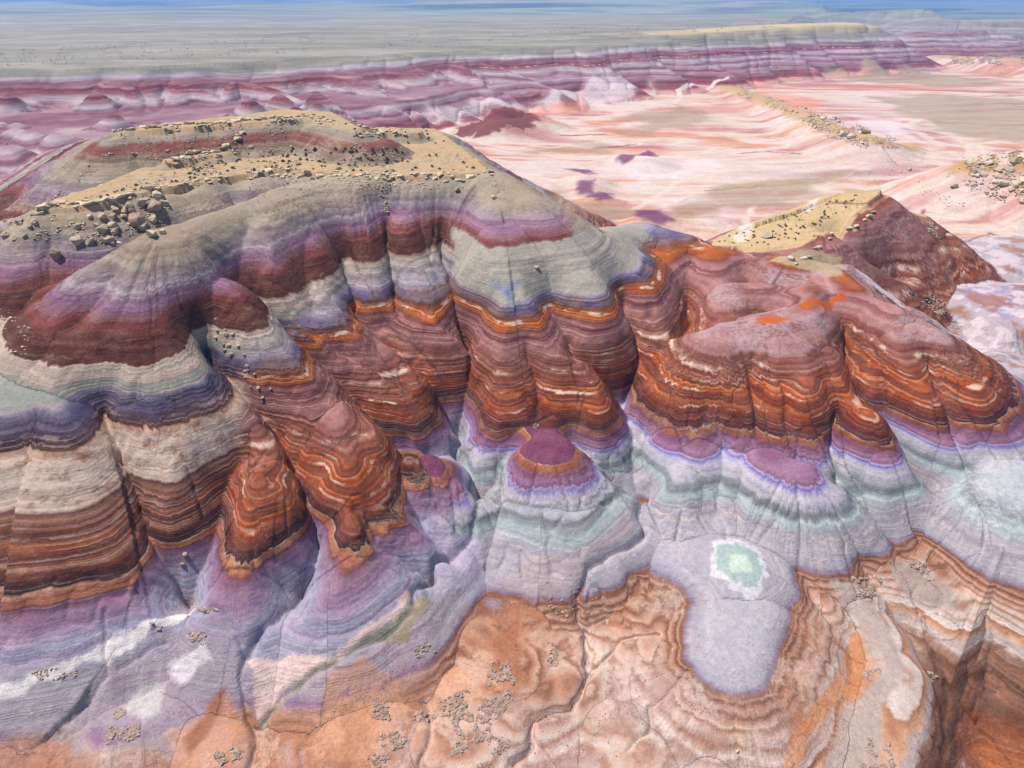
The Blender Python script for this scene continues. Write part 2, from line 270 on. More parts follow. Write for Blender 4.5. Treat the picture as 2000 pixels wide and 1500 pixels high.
CARVES = []                      # filled after the first pass
def height(x, y, carve=True, fine=True):
    x = np.asarray(x, np.float32); y = np.asarray(y, np.float32)
    sc = np.clip(y / 60.0, .6, 6)
    wx = x + sc * (.9 * fbm(x / (9 * sc), y / (9 * sc), 11) + .25 * vnoise(x / (2.2 * sc), y / (2.2 * sc), 12))
    wy = y + sc * (.9 * fbm(x / (9 * sc), y / (9 * sc), 21) + .25 * vnoise(x / (2.2 * sc), y / (2.2 * sc), 22))
    h = base(x, y).astype(np.float32)
    fl = 1 / (1 + np.maximum(y - 60, 0) / 150)
    h += (1.35 * fbm(x / 8.5, y / 8.5, 31, 4) - .28 * np.exp(-np.abs(vnoise(x / 4.5, y / 4.5, 33) + .5 * vnoise(x / 1.9, y / 1.9, 34)) / .05)) * np.clip(y / 60, .6, 1) * (1 - .8 * smooth(88, 125, y)) + .06 * np.abs(vnoise(x / 1.3, y / 1.3, 37)) * fl
    own = np.zeros(x.shape, np.int16); cc = (x * .6 + y * .3).astype(np.float32); dd = np.zeros(x.shape, np.float32)
    second = np.full(x.shape, -1e9, np.float32)
    for f in FE:
        P = f['p']; zt = P[:, 2].max(); reach = f['W'] + f['R'] + (zt + 14) / f['s'] + 6
        m = (x > P[:, 0].min() - reach) & (x < P[:, 0].max() + reach) & (y > P[:, 1].min() - reach) & (y < P[:, 1].max() + reach)
        idx = np.nonzero(m)[0]
        if not len(idx): continue
        hb, c, d = seg_eval(f, x[idx], y[idx], wx[idx], wy[idx])
        old = h[idx]; win = hb > old
        second[idx] = np.where(win, old, np.maximum(second[idx], hb))
        h[idx] = smax(old, hb, f['k'])
        own[idx] = np.where(win, OWN.index(f['own']), own[idx]); cc[idx] = np.where(win, c, cc[idx]); dd[idx] = np.where(win, d, dd[idx])
    gul = np.exp(-np.maximum(h - second, 0) / .16) * (own > 0)
    near = 1 / (1 + (np.maximum(y - 40, 0) / 120) ** 2)
    if fine:
        hill = smooth(0, 3, dd) * (own > 0) * np.where(own == OWN.index('knoll'), .25, 1.0)
        # downslope rills, ledges of the harder beds
        r = np.abs(vnoise(cc * 1.1, dd * .10, 41)) * .9 + np.abs(vnoise(cc * 2.7, dd * .18, 42)) * .45
        h += hill * near * (-.24 * np.exp(-r / .07) + .05)
        r2 = np.abs(vnoise(cc * .62 + .4 * vnoise(x / 2, y / 2, 46), dd * .12, 45)); h += hill * near * -.30 * np.exp(-r2 / .03) * smooth(2, 6, dd)
        g = np.abs(vnoise(cc * .33, dd * .03, 43))
        h += hill * near * (-.38 * np.exp(-g / .05))
        zz = h + .25 * vnoise(x / 6, y / 6, 51)
        soft_ = np.where(np.isin(own, (OWN.index('knoll'), OWN.index('pale_dome'))), .15, 1.0)
        led = soft_ * vnoise(zz / .42, zz * 0, 52) * .16 + soft_ * vnoise(zz / .15, zz * 0 + 3, 53) * .05
        h += led * smooth(.5, 4, dd) * (own > 0) * np.clip(near * 1.5, .2, 1)
        h += near * (.05 + .05 * (own == 0)) * fbm(x / .9, y / .9, 61, 3)
        h -= .35 * gul * near
        fz = np.nonzero(np.isin(own, (OWN.index('scarp'), OWN.index('bluff'))))[0]
        if len(fz):
            xf, yf, df = x[fz], y[fz], smooth(0, 7, dd[fz])
            h[fz] -= df * (2.0 * np.exp(-np.abs(vnoise(xf / 24, yf / 30, 161)) / .10) + 1.2 * np.exp(-np.abs(vnoise(xf / 10, yf / 13, 163)) / .10) - 2.2 * fbm(xf / 34, yf / 40, 165, 3))
    if carve:
        for (P, w, dep, kind) in CARVES:
            r = (w + 3) if kind else w * 6 + 1
            m = (x > P[:, 0].min() - r) & (x < P[:, 0].max() + r) & (y > P[:, 1].min() - r) & (y < P[:, 1].max() + r)
            idx = np.nonzero(m)[0]
            if not len(idx): continue
            xx = x[idx] + .35 * vnoise(x[idx] / 1.1, y[idx] / 1.1, 71) + .9 * vnoise(x[idx] / 4, y[idx] / 4, 73)
            yy = y[idx] + .35 * vnoise(x[idx] / 1.1, y[idx] / 1.1, 72) + .9 * vnoise(x[idx] / 4, y[idx] / 4, 74)
            d = np.full(idx.shape, 1e9)
            for a, b in zip(P[:-1], P[1:]):
                ex, ey = b[0] - a[0], b[1] - a[1]; t = np.clip(((xx - a[0]) * ex + (yy - a[1]) * ey) / (ex * ex + ey * ey + 1e-9), 0, 1)
                d = np.minimum(d, np.hypot(xx - a[0] - t * ex, yy - a[1] - t * ey))
            if kind: h[idx] -= dep * np.clip(1 - d / w, 0, 1) ** 1.5
            else: h[idx] -= dep * np.exp(-(d / w) ** 1.3)
    return h, own, cc, dd, gul

GRID = None
def hits(pix):
    """where sight lines meet the terrain"""
    pix = np.asarray(pix, float)
    D = np.stack([ray(px, py) for px, py in pix])
    ts = np.geomspace(30, 4000, 420)
    X = D[:, None, 0] * ts; Y = D[:, None, 1] * ts; Z = CAMZ + D[:, None, 2] * ts
    if GRID is None: H = height(X.ravel(), Y.ravel(), carve=False, fine=False)[0].reshape(X.shape)
    else: H = GRID(np.stack([X.ravel(), Y.ravel()], 1)).reshape(X.shape)
    below = Z < H
    k = np.where(below.any(1), below.argmax(1), len(ts) - 1); k = np.maximum(k, 1)
    i = np.arange(len(pix)); g0 = Z[i, k - 1] - H[i, k - 1]; g1 = Z[i, k] - H[i, k]
    f = np.clip(g0 / (g0 - g1 + 1e-9), 0, 1); t = ts[k - 1] + f * (ts[k] - ts[k - 1])
    return np.stack([D[:, 0] * t, D[:, 1] * t, CAMZ + D[:, 2] * t], 1)

_val = [
 ([(187,750),(215,840),(255,940),(295,1040),(345,1105)], 3.0, 1.3), ([(450,860),(425,930),(395,1020),(360,1105)], 3.0, 1.8),
 ([(385,600),(450,700),(520,775),(545,825),(580,890),(602,970),(598,1040),(578,1110)], 3.4, 2.3),
 ([(480,500),(560,600),(660,690),(760,790),(830,835)], 3.6, 2.3), ([(665,470),(690,560),(740,625),(800,672),(892,750)], 3.2, 2.0),
 ([(905,555),(912,640),(896,740),(900,800),(890,832),(932,905)], 3.4, 2.3), ([(750,385),(755,440),(770,500),(775,575)], 3.2, 1.9), ([(862,410),(865,460),(885,530),(905,580)], 3.4, 2.0),
 ([(1080,560),(1110,610),(1122,645),(1215,715),(1240,800),(1250,905)], 3.2, 2.0), ([(1215,545),(1243,590),(1258,650),(1225,710)], 3.2, 1.8), ([(1350,560),(1335,640)], 3, 1.4),
 ([(1660,590),(1672,680),(1700,740),(1750,800),(1795,870),(1825,905)], 3.4, 2.0), ([(1825,690),(1845,760),(1880,840),(1900,895)], 2.8, 1.2), ([(1640,780),(1625,850),(1632,910)], 2.4, 1.2),
 ([(1470,700),(1470,760),(1480,830)], 2.0, .8), ([(1540,745),(1545,800),(1560,860)], 2.0, .7), ([(1385,800),(1425,830),(1418,900),(1400,985)], 2.6, 1.3),
 ([(1030,665),(1050,740),(1052,800)], 2.0, .9), ([(706,985),(735,1050),(800,1095),(832,1110)], 1.6, .7), ([(762,800),(778,850),(780,890),(795,940),(825,1010),(866,1062)], 1.8, 1.2),
 ([(560,1020),(600,1000)], 1, .2), ([(1118,836),(1170,882),(1245,930)], 1.9, 1.3), ([(1012,846),(980,876),(935,906)], 1.9, 1.3), ([(480,420),(440,500),(395,600)], 3.0, 1.3),
 ([(600,430),(590,520),(600,580)], 3, 1.0), ([(150,600),(190,560),(210,520)], 2.5, 1.0), ([(1600,520),(1480,600),(1400,610)], 2.5, .6), ([(1610,530),(1640,590)], 2, .6),
 ([(1650,440),(1700,480),(1760,500)], 4.5, 2.6), ([(1690,1090),(1740,1165),(1795,1265),(1850,1365),(1920,1465)], 3.4, 2.6), ([(1790,1025),(1850,1080),(1910,1140),(1948,1225),(1932,1310)], 3.4, 2.6), ([(1560,1110),(1600,1200),(1650,1240),(1660,1300)], 2.0, .9), ([(1830,560),(1880,620),(1940,700)], 3, 1.2)]
_carv = [
 ([(1262,930),(1252,1000),(1258,1035),(1220,1062),(1150,1100),(1128,1160),(1132,1200),(1145,1225),(1138,1290),(1140,1330),(1115,1385),(1040,1400),(1030,1450),(1000,1480)], .35, .8),
 ([(932,905),(935,980),(922,1050),(870,1066),(838,1085),(835,1110),(805,1140),(800,1170)], .3, .7),
 ([(470,1280),(468,1330),(478,1390),(495,1430),(490,1500)], .22, .45),
 ([(500,1420),(560,1350),(640,1290),(740,1240),(800,1205)], .25, .3),
 ([(205,1200),(203,1320),(205,1325),(150,1390),(140,1400)], .18, .35), ([(350,1100),(365,1170),(430,1200),(465,1260)], .25, .4),
 ([(230,1310),(330,1250)], .15, .25), ([(820,1490),(840,1420),(835,1380)], .25, .5), ([(1225,1460),(1270,1420),(1270,1370),(1330,1330),(1350,1310)], .16, .3),
 ([(1140,1310),(1180,1280),(1210,1250),(1290,1235)], .2, .35), ([(1480,690),(1470,760),(1478,830)], .35, .5),
 ([(187,760),(215,840),(255,940),(295,1040),(345,1100)], .4, .8), ([(330,880),(372,920),(380,980)], .25, .4),
 ([(1660,600),(1672,680),(1700,740),(1750,800),(1795,870),(1825,905)], .4, .9), ([(1825,690),(1845,760),(1880,840),(1900,890)], .35, .7),
 ([(1640,790),(1625,850),(1632,905)], .35, .6), ([(1530,735),(1538,800),(1550,860)], .3, .4),
 ([(395,610),(450,700),(520,780),(545,830),(580,890),(602,970),(598,1040),(572,1130),(540,1200),(478,1278)], .45, .8),
 ([(1220,545),(1243,590),(1258,650),(1225,705)], .4, .7), ([(1110,610),(1120,640),(1215,715)], .4, .6),
 ([(1030,660),(1050,740),(1052,790)], .3, .4), ([(680,970),(720,1050),(800,1095),(830,1108)], .3, .5),
 ([(750,390),(755,440),(770,500),(775,560)], .4, .8), ([(860,425),(865,460),(885,530),(905,580)], .4, .8),
 ([(905,560),(912,640),(896,740),(900,800),(890,832),(932,905)], .4, .8), ([(665,480),(690,560),(740,620),(800,670),(892,748)], .35, .6),
 ([(480,500),(560,600),(660,690),(760,790),(830,830)], .4, .7), ([(1600,1500),(1560,1530)], .2, .2), ([(1690,1270),(1760,1130)], .01, .01),
]
for pts, w, dep in _carv:
    CARVES.append((hits(pts), w, dep, 0))
for pts, w, dep in _val:
    CARVES.append((hits(pts), w * (1 if pts[0][0] > 1500 and pts[0][1] > 1000 else 1.4), dep * (.45 if pts[0][0] > 1500 and pts[0][1] > 1000 else 1.05 if 1380 < pts[0][0] < 1860 and pts[0][1] > 500 and pts[0][0] != 1660 else 1.65), 1))

# ------------------------------------------------------------------ terrain mesh
ys = [15.0]
while ys[-1] < 33000:
    y = ys[-1]
    ys.append(y + (.0027 * y + .03 if y < 110 else (.0037 * y if y < 720 else .03 * y)))
ys = np.array(ys); NR = len(ys); NC = 1180
hw = 46 + .78 * ys
u = np.linspace(-1, 1, NC)
GX = (hw[:, None] * u[None]).ravel(); GY = np.repeat(ys, NC)
GZ, OWNV, CC, DD, GUL = height(GX, GY)
far_n = smooth(700, 1500, GY)
GZ = GZ + far_n * (14 * fbm(GX / 900, GY / 420, 81, 4) + 10 * np.abs(vnoise(GX / 500, GY / 160, 85)))
print('terrain', NR, NC, GZ.min(), GZ.max())
def sampler(P):
    """terrain elevation from the mesh grid"""
    P = np.asarray(P, float); x, y = P[:, 0], P[:, 1]
    i = np.clip(np.searchsorted(ys, y) - 1, 0, NR - 2); fy = np.clip((y - ys[i]) / (ys[i + 1] - ys[i]), 0, 1)
    w = 46 + .78 * y; c = (x / w + 1) * .5 * (NC - 1); j = np.clip(np.floor(c).astype(int), 0, NC - 2); fx = np.clip(c - j, 0, 1)
    Z = GZ.reshape(NR, NC)
    return (Z[i, j] * (1 - fx) + Z[i, j + 1] * fx) * (1 - fy) + (Z[i + 1, j] * (1 - fx) + Z[i + 1, j + 1] * fx) * fy
GRID = sampler

# ------------------------------------------------------------------ ground colours laid down by survey
def lin(hexs):
    v = np.array([int(hexs[i:i + 2], 16) for i in (1, 3, 5)]) / 255.0
    return np.where(v <= .04045, v / 12.92, ((v + .055) / 1.055) ** 2.4)
N = len(GX)
OV = np.zeros((N, 4), np.float32)
def lay(mask, hexs):
    """put a surface deposit over what lies there"""
    a = np.clip(mask, 0, 1).astype(np.float32)[:, None]; c = lin(hexs).astype(np.float32)
    ao = OV[:, 3:4].copy(); an = a + ao * (1 - a)
    OV[:, :3] = np.where(an > 1e-4, (c[None] * a + OV[:, :3] * ao * (1 - a)) / np.maximum(an, 1e-4), OV[:, :3]); OV[:, 3:4] = an
def patch(pix, soft=1.0, warp=1.0, fr=3.0):
    """soft edged area given by the sight lines to its outline; returns (indices, mask)"""
    P = hits(pix)[:, :2]
    lo = P.min(0) - soft * 3 - warp * 2; hi = P.max(0) + soft * 3 + warp * 2
    idx = np.nonzero((GX > lo[0]) & (GX < hi[0]) & (GY > lo[1]) & (GY < hi[1]))[0]
    x = GX[idx] + warp * fbm(GX[idx] / fr, GY[idx] / fr, 91); y = GY[idx] + warp * fbm(GX[idx] / fr, GY[idx] / fr, 95)
    d = np.full(len(idx), 1e9); ins = np.zeros(len(idx), bool)
    for a, b in zip(P, np.roll(P, -1, 0)):
        ex, ey = b - a; t = np.clip(((x - a[0]) * ex + (y - a[1]) * ey) / (ex * ex + ey * ey + 1e-9), 0, 1)
        d = np.minimum(d, np.hypot(x - a[0] - t * ex, y - a[1] - t * ey))
        ins ^= ((a[1] > y) != (b[1] > y)) & (x < ex * (y - a[1]) / (ey + 1e-12) + a[0])
    return idx, smooth(-soft, soft, np.where(ins, d, -d))
def stain(pix, hexs, alpha=.9, soft=.6, warp=1.0, fr=3.0, s_lo=None, s_hi=None):
    idx, m = patch(pix, soft, warp, fr)
    if s_lo is not None: m = m * smooth(s_lo - .25, s_lo + .25, STR[idx]) * (1 - smooth(s_hi - .25, s_hi + .25, STR[idx]))
    full = np.zeros(N, np.float32); full[idx] = m * alpha; lay(full, hexs)
def strip(pix, w, hexs, alpha=.9, warp=.6, fr=2.0):
    P = hits(pix)[:, :2]; r = w * 4 + warp * 2
    idx = np.nonzero((GX > P[:, 0].min() - r) & (GX < P[:, 0].max() + r) & (GY > P[:, 1].min() - r) & (GY < P[:, 1].max() + r))[0]
    x = GX[idx] + warp * fbm(GX[idx] / fr, GY[idx] / fr, 101); y = GY[idx] + warp * fbm(GX[idx] / fr, GY[idx] / fr, 105)
    d = np.full(len(idx), 1e9)
    for a, b in zip(P[:-1], P[1:]):
        ex, ey = b - a; t = np.clip(((x - a[0]) * ex + (y - a[1]) * ey) / (ex * ex + ey * ey + 1e-9), 0, 1)
        d = np.minimum(d, np.hypot(x - a[0] - t * ex, y - a[1] - t * ey))
    full = np.zeros(N, np.float32); full[idx] = (1 - smooth(.5 * w, 1.2 * w, d)) * alpha; lay(full, hexs)
OI = {n: i for i, n in enumerate(OWN)}
def own(*names): return np.isin(OWNV, [OI[n] for n in names])

STR = GZ + .40 * fbm(GX / 14, GY / 14, 111) + .05 * vnoise(GX / 2.5, GY / 2.5, 113)
STR = STR + 1.15 * smooth(15.4, 16.6, GZ) * (1 - smooth(-34, -10, GX)) * (GY < 96)
STR = STR + np.where(GY > 200, 1.6 * fbm(GX / 60, GY / 45, 117), 0) + .45 * (1 - smooth(5, 5.6, STR)) * smooth(.3, 1, STR) * vnoise(GX / 5, GY / 5, 119)
STR = np.where(own('tan_ridge'), 8.3 + (STR - 3) * .42, STR)
STR = STR + (1 - smooth(-.6, .2, STR)) * (GY < 90) * (.35 * fbm(GX / 3.5, GY / 3.5, 181, 3) + .25 * vnoise(GX / 9, GY / 9, 185))
STR = STR - .30 * smooth(0, 6, DD) * np.abs(vnoise(CC * .9, DD * .05, 115)) * (GY < 160)
# facies change from the white-banded left side to the rest
lx = np.interp(GY, [30, 42, 48, 60, 66, 72, 95], [-24, -26, -27.5, -28, -29, -26, -24])
REG_HI = 1 - smooth(-1.2, 1.2, GX - lx + 2.0 * fbm(GX / 4, GY / 4, 121))
lx2 = np.interp(GY, [30, 42, 50, 60, 70], [-7, -7, -6, -6, -6])
REG_LO = 1 - smooth(-2, 2, GX - lx2)
REG = np.where(STR > 6.3, REG_HI, REG_LO).astype(np.float32)
FAR = np.maximum(own('scarp', 'bluff') * 1.0, own('mesa') * smooth(116, 126, GY - .1 * GX) * (1 - smooth(-62, -48, GX + 3 * fbm(GX / 9, GY / 9, 118))) * (1 - smooth(15, 19, GZ))).astype(np.float32)
PLAIN = (own('ground', 'plain_mounds', 'rock_ridge', 'rock_hill') * smooth(96, 112, GY + .25 * np.abs(GX - 20))).astype(np.float32)
nz = fbm(GX / 5, GY / 5, 131); nz2 = fbm(GX / 1.5, GY / 1.5, 135)

# tan sand and rubble on the caps
lay(own('mesa') * (1 - smooth(.2, 1.0, DD + .6 * nz)), '#bfa88a')
lay(own('tan_ridge') * (1 - smooth(.4, 1.0, DD + .5 * nz)), '#ceb592')
lay(own('rock_hill') * (1 - smooth(5, 10, DD + 4 * nz)), '#c0a57a')
lay(own('low_hills') * np.clip(.62 + .5 * nz, 0, .85), '#b8a8ae')
lay(own('low_hills') * smooth(.1, .3, nz2 + nz) * .7, '#d4c8ca')
lay(own('low_hills') * smooth(.15, .35, -nz - .4 * nz2) * .6, '#a9765e')
lay(own('rock_ridge') * (1 - smooth(3, 6, DD + 3 * nz)), '#cdb696')
lay(own('mesa') * smooth(.05, .5, nz + .1) * (GZ > 21) * .5, '#b0a593')
nb = np.interp(GY, [70, 82, 90, 100], [-7.5, -7.2, -8.0, -9.0])
lay(smooth(-.6, .6, GX - nb + 1.2 * nz) * (GY < 125) * (GY > 66) * smooth(15.6, 15.9, STR) * (1 - smooth(20.4, 20.9, STR + .3 * nz2)) * .93, '#b3ada3')
stain([(1110,430),(1220,440),(1270,460),(1200,500),(1130,520)], '#a9a39c', .8, 1.0, 1.5)
stain([(1385,472),(1440,445),(1500,420),(1600,390),(1650,370),(1720,368),(1738,384),(1650,424),(1612,455),(1560,480),(1480,488)], '#c8b290', .9, .5, .8)
stain([(1490,515),(1560,490),(1640,500),(1650,540),(1560,525)], '#b4a48a', .9, .5, .8)
stain([(770,360),(850,350),(960,350),(1050,380),(1000,395),(900,385),(800,385)], '#aba394', .6, 1, 1.5)
lay(own('knob_g', 'knob_k') * smooth(5.93, 6.0, STR) * .88, '#84506c')
# blue grey clay spills
stain([(955,545),(985,555),(1020,550),(1000,575),(992,605),(985,580)], '#7f8cb4', .6, .5, .7)
lay(own('dome') * smooth(10.9, 11.3, STR) * (1 - smooth(12.9, 13.2, STR)) * (.35 + .9 * np.clip(nz, -.3, .3)), '#bba5a8')
for q in [[(1470,622),(1500,615),(1545,622),(1540,632),(1480,632)],[(1560,598),(1590,582),(1640,570),(1650,580),(1610,600),(1570,606)]]: stain(q, '#c07040', .9, .35, .8, 1.5)
# floor: salts, washes and alluvium
fl_ = own('ground', 'knoll') * (GY < 75) * (1 - smooth(-.3, .1, STR))
q1 = fbm(GX / 6, GY / 6, 151, 5); q2 = fbm(GX / 3.2, GY / 3.2, 155, 5); q3 = fbm(GX / 9, GY / 9, 159, 4)
FLOORVAR = lambda a: (lay(fl_ * smooth(.12, .3, q1) * a, '#c69c82'), lay(fl_ * smooth(.15, .3, q2) * a, '#d5c2b6'), lay(fl_ * smooth(.22, .36, -q2) * a, '#9a6a50'), lay(fl_ * smooth(.2, .4, q3) * a * .8, '#b3a39e'))
FLOORVAR(.32)
stain([(480,1300),(640,1275),(770,1200),(800,1160),(810,1180),(780,1225),(640,1300),(560,1350),(500,1400)], '#dfc9c2', .95, .4, .8)
stain([(505,1400),(600,1320),(700,1260),(790,1205),(830,1160),(845,1180),(800,1260),(740,1260),(620,1320),(530,1400),(510,1440)], '#9f9c8c', .85, .3, .7)
stain([(500,1440),(560,1400),(640,1310),(790,1250),(800,1330),(760,1420),(740,1500),(600,1520),(500,1520)], '#d6a183', .2, .6, 1.2)
stain([(600,1500),(640,1330),(720,1290),(770,1330),(770,1400),(730,1500)], '#cda387', .5, .5, 1.2)
stain([(800,1180),(900,1160),(960,1210),(1010,1230),(1060,1150),(1120,1140),(1130,1290),(1040,1320),(930,1400),(820,1400),(780,1300)], '#c89474', .15, .6, 1.2)
stain([(900,1180),(950,1160),(1010,1180),(1050,1260),(1010,1290),(930,1280),(890,1240)], '#b06a44', .12, .5, 1.4)
stain([(830,1350),(900,1300),(930,1350),(880,1400)], '#d4a88c', .5, .5, 1)
stain([(960,1120),(1100,1075),(1230,1020),(1240,1045),(1150,1100),(1110,1160),(1000,1190)], '#c08a66', .25, .5, 1.2)
stain([(1000,1440),(1150,1300),(1300,1290),(1400,1380),(1480,1500),(1000,1520)], '#c4b0aa', .25, 1.0, 1.5)
stain([(1150,1290),(1250,1250),(1330,1320),(1380,1400),(1300,1440),(1200,1400)], '#d6c4c0', .25, 1.0, 1.5)
stain([(930,1380),(1040,1330),(1120,1360),(1100,1420),(1000,1500),(920,1500)], '#b5a29c', .3, .7, 1.2)
stain([(0,1320),(190,1310),(210,1400),(150,1480),(0,1500)], '#a7a0a4', .65, .7, 1)
stain([(190,1300),(330,1240),(450,1210),(470,1300),(440,1400),(350,1480),(200,1440)], '#a89ca2', .6, .6, 1.2)
stain([(-20,1345),(150,1290),(230,1240),(300,1210),(380,1185),(360,1210),(260,1265),(200,1295),(100,1330),(0,1365)], '#e2dcda', .85, .25, .8, 1.5)
stain([(330,1300),(400,1260),(420,1290),(350,1330)], '#dcd6d8', .8, .3, .8, 1.5)
stain([(240,1380),(280,1320),(330,1330),(310,1390),(270,1410)], '#cdc8c6', .8, .4, .8)
stain([(0,1440),(80,1430),(140,1440),(130,1500),(0,1500)], '#bf8461', .5, .5, 1)
stain([(330,1420),(430,1360),(480,1400),(490,1500),(330,1500)], '#d09a76', .55, .5, 1)
stain([(350,1440),(400,1380),(440,1350),(420,1400),(370,1470)], '#9a6548', .6, .3, .8)
stain([(860,1060),(935,1050),(950,1130),(900,1150),(840,1120)], '#b9b0c0', .8, .4, .7)
FLOORVAR(.10)
# salt crusted clay pan on the knoll
stain([(1388,1058),(1440,1050),(1480,1070),(1500,1110),(1490,1150),(1470,1172),(1430,1150),(1385,1120)], '#d8d6da', .7, .2, .6, .8)
stain([(1398,1068),(1440,1060),(1475,1078),(1490,1110),(1480,1145),(1440,1142),(1400,1115)], '#a9b8b4', .92, .15, .5, .6)
stain([(1420,1080),(1460,1085),(1470,1115),(1430,1120)], '#cbd6c8', .8, .2, .3, 1)
stain([(1850,935),(1900,895),(2010,885),(2010,1060),(1930,1050),(1875,1020),(1850,975)], '#c4c8c8', .42, 1.2, 1.0)
stain([(1900,925),(2010,905),(2010,960),(1940,975)], '#b2bab8', .3, .8, 1.0)
# tongues of the lower right
stain([(1640,1290),(1660,1240),(1690,1230),(1720,1310),(1690,1345),(1640,1370),(1580,1440),(1560,1520),(1520,1520),(1560,1420),(1620,1340)], '#cf9a74', .6, .3, .5)
stain([(1620,1130),(1680,1140),(1740,1240),(1770,1310),(1720,1390),(1720,1520),(1600,1520),(1640,1400),(1700,1330),(1690,1240)], '#b9aba4', .85, .4, .7)
stain([(1740,1100),(1800,1090),(1850,1150),(1870,1190),(1810,1180),(1750,1150)], '#b5a69e', .8, .4, .7)
for q, w_ in [([(1450,470),(1465,410),(1520,372),(1620,348),(1700,330)], 1.2), ([(1600,186),(1750,212),(1812,226),(1770,245),(1840,285)], 2.2), ([(2000,268),(1890,285),(1960,330),(1900,300)], 1.6), ([(1235,410),(1262,395),(1330,352),(1420,330)], 1.2), ([(1000,300),(1100,285),(1220,270),(1330,285)], 1.6), ([(1580,410),(1620,355),(1690,325)], 1.0), ([(1310,205),(1330,190),(1325,175),(1420,150)], 2.0)]:
    strip(q, w_, '#ddd0c6', .8, 1.2, 6)
for q, w_ in [([(1380,372),(1460,366),(1500,362)], .7), ([(1330,395),(1360,385)], .6), ([(1760,250),(1850,265)], .8), ([(1440,300),(1500,296),(1560,300)], .9), ([(1100,265),(1180,262)], 1.2), ([(1160,290),(1240,282)], 1.0), ([(1620,395),(1700,402),(1800,410)], .7), ([(1860,480),(1900,500)], .6), ([(1830,440),(1930,455),(1990,462)], .6)]:
    strip(q, w_, '#a2685c', .75, 1.5, 4)
# wide plain behind: tan mud flats, white salts, purple mounds
for q in [[(1000,360),(1130,355),(1170,390),(1220,410),(1110,415)],[(1230,440),(1320,390),(1400,380),(1420,420),(1330,450)],[(1350,400),(1420,370),(1560,350),(1650,360),(1560,400),(1440,410)],
          [(1500,360),(1620,330),(1700,335),(1620,360)],[(1700,190),(1850,185),(2050,200),(2050,290),(1900,265),(1800,240)],[(1600,135),(1800,140),(1990,160),(1900,170),(1700,160)],[(1230,230),(1330,205),(1400,230),(1280,260)],[(1020,290),(1180,280),(1200,290),(1050,305)]]:
    stain(q, '#b3a48f', .7, 5.0, 14, 16)
for q in [[(720,230),(850,215),(1000,190),(1150,160),(1300,150),(1250,180),(1000,215),(860,240)],[(1200,330),(1330,300),(1400,310),(1330,350),(1230,360)],[(1250,400),(1330,375),(1400,390),(1300,410)],[(1390,420),(1440,400),(1470,410),(1420,435)],[(1660,220),(1780,235),(1800,290),(1720,260)]]:
    stain(q, '#e2dada', .6, 5.0, 14, 16)
for q in [[(960,205),(1150,200),(1120,222),(960,225)],[(1480,180),(1600,190),(1560,215)],[(1540,130),(1700,128),(1650,150)]]:
    stain(q, '#dfa890', .6, 3, 10, 22)
stain([(885,262),(940,232),(1040,222),(1075,232),(1030,255),(930,270)], '#8f5550', .95, 1.5, 4)
for q in [[(1240,412),(1290,408),(1312,425),(1290,438),(1250,432)],[(1200,312),(1270,292),(1285,305),(1220,322)],[(1128,352),(1162,352),(1165,378),(1130,378)],[(1150,382),(1195,378),(1200,392),(1160,392)],[(1108,330),(1150,330),(1160,342)]]:
    stain(q, '#87567c', .85, 1.2, 2.5, 4)
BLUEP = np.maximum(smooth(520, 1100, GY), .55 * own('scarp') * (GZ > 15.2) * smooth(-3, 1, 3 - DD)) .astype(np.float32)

# ------------------------------------------------------------------ clay material
def beds_of(rows):
    """rows of (elevation, red, green, blue) in display values -> (elevation, linear colour)"""
    return [(r[0], tuple(float(t) for t in lin_rgb(r[1:]))) for r in rows]
def lin_rgb(v):
    v = np.array(v) / 255.0
    return np.where(v <= .04045, v / 12.92, ((v + .055) / 1.055) ** 2.4)
UPPER = [(18.2, 196, 186, 174), (18.5, 180, 162, 148), (18.56, 112, 66, 50), (19.1, 104, 60, 46), (19.6, 120, 72, 54), (20.1, 110, 64, 52), (20.6, 134, 82, 68), (20.9, 156, 94, 92), (21.1, 140, 84, 86), (21.4, 172, 134, 140), (21.9, 162, 128, 152), (22.2, 146, 114, 138), (22.5, 166, 142, 160), (23.1, 168, 157, 164), (23.9, 160, 150, 152),
 (24.6, 174, 166, 156), (25.6, 174, 162, 144), (26.2, 170, 158, 142), (27.2, 158, 134, 122), (27.6, 152, 98, 90), (28.4, 150, 102, 90), (28.8, 166, 156, 146), (30.0, 178, 166, 144)]
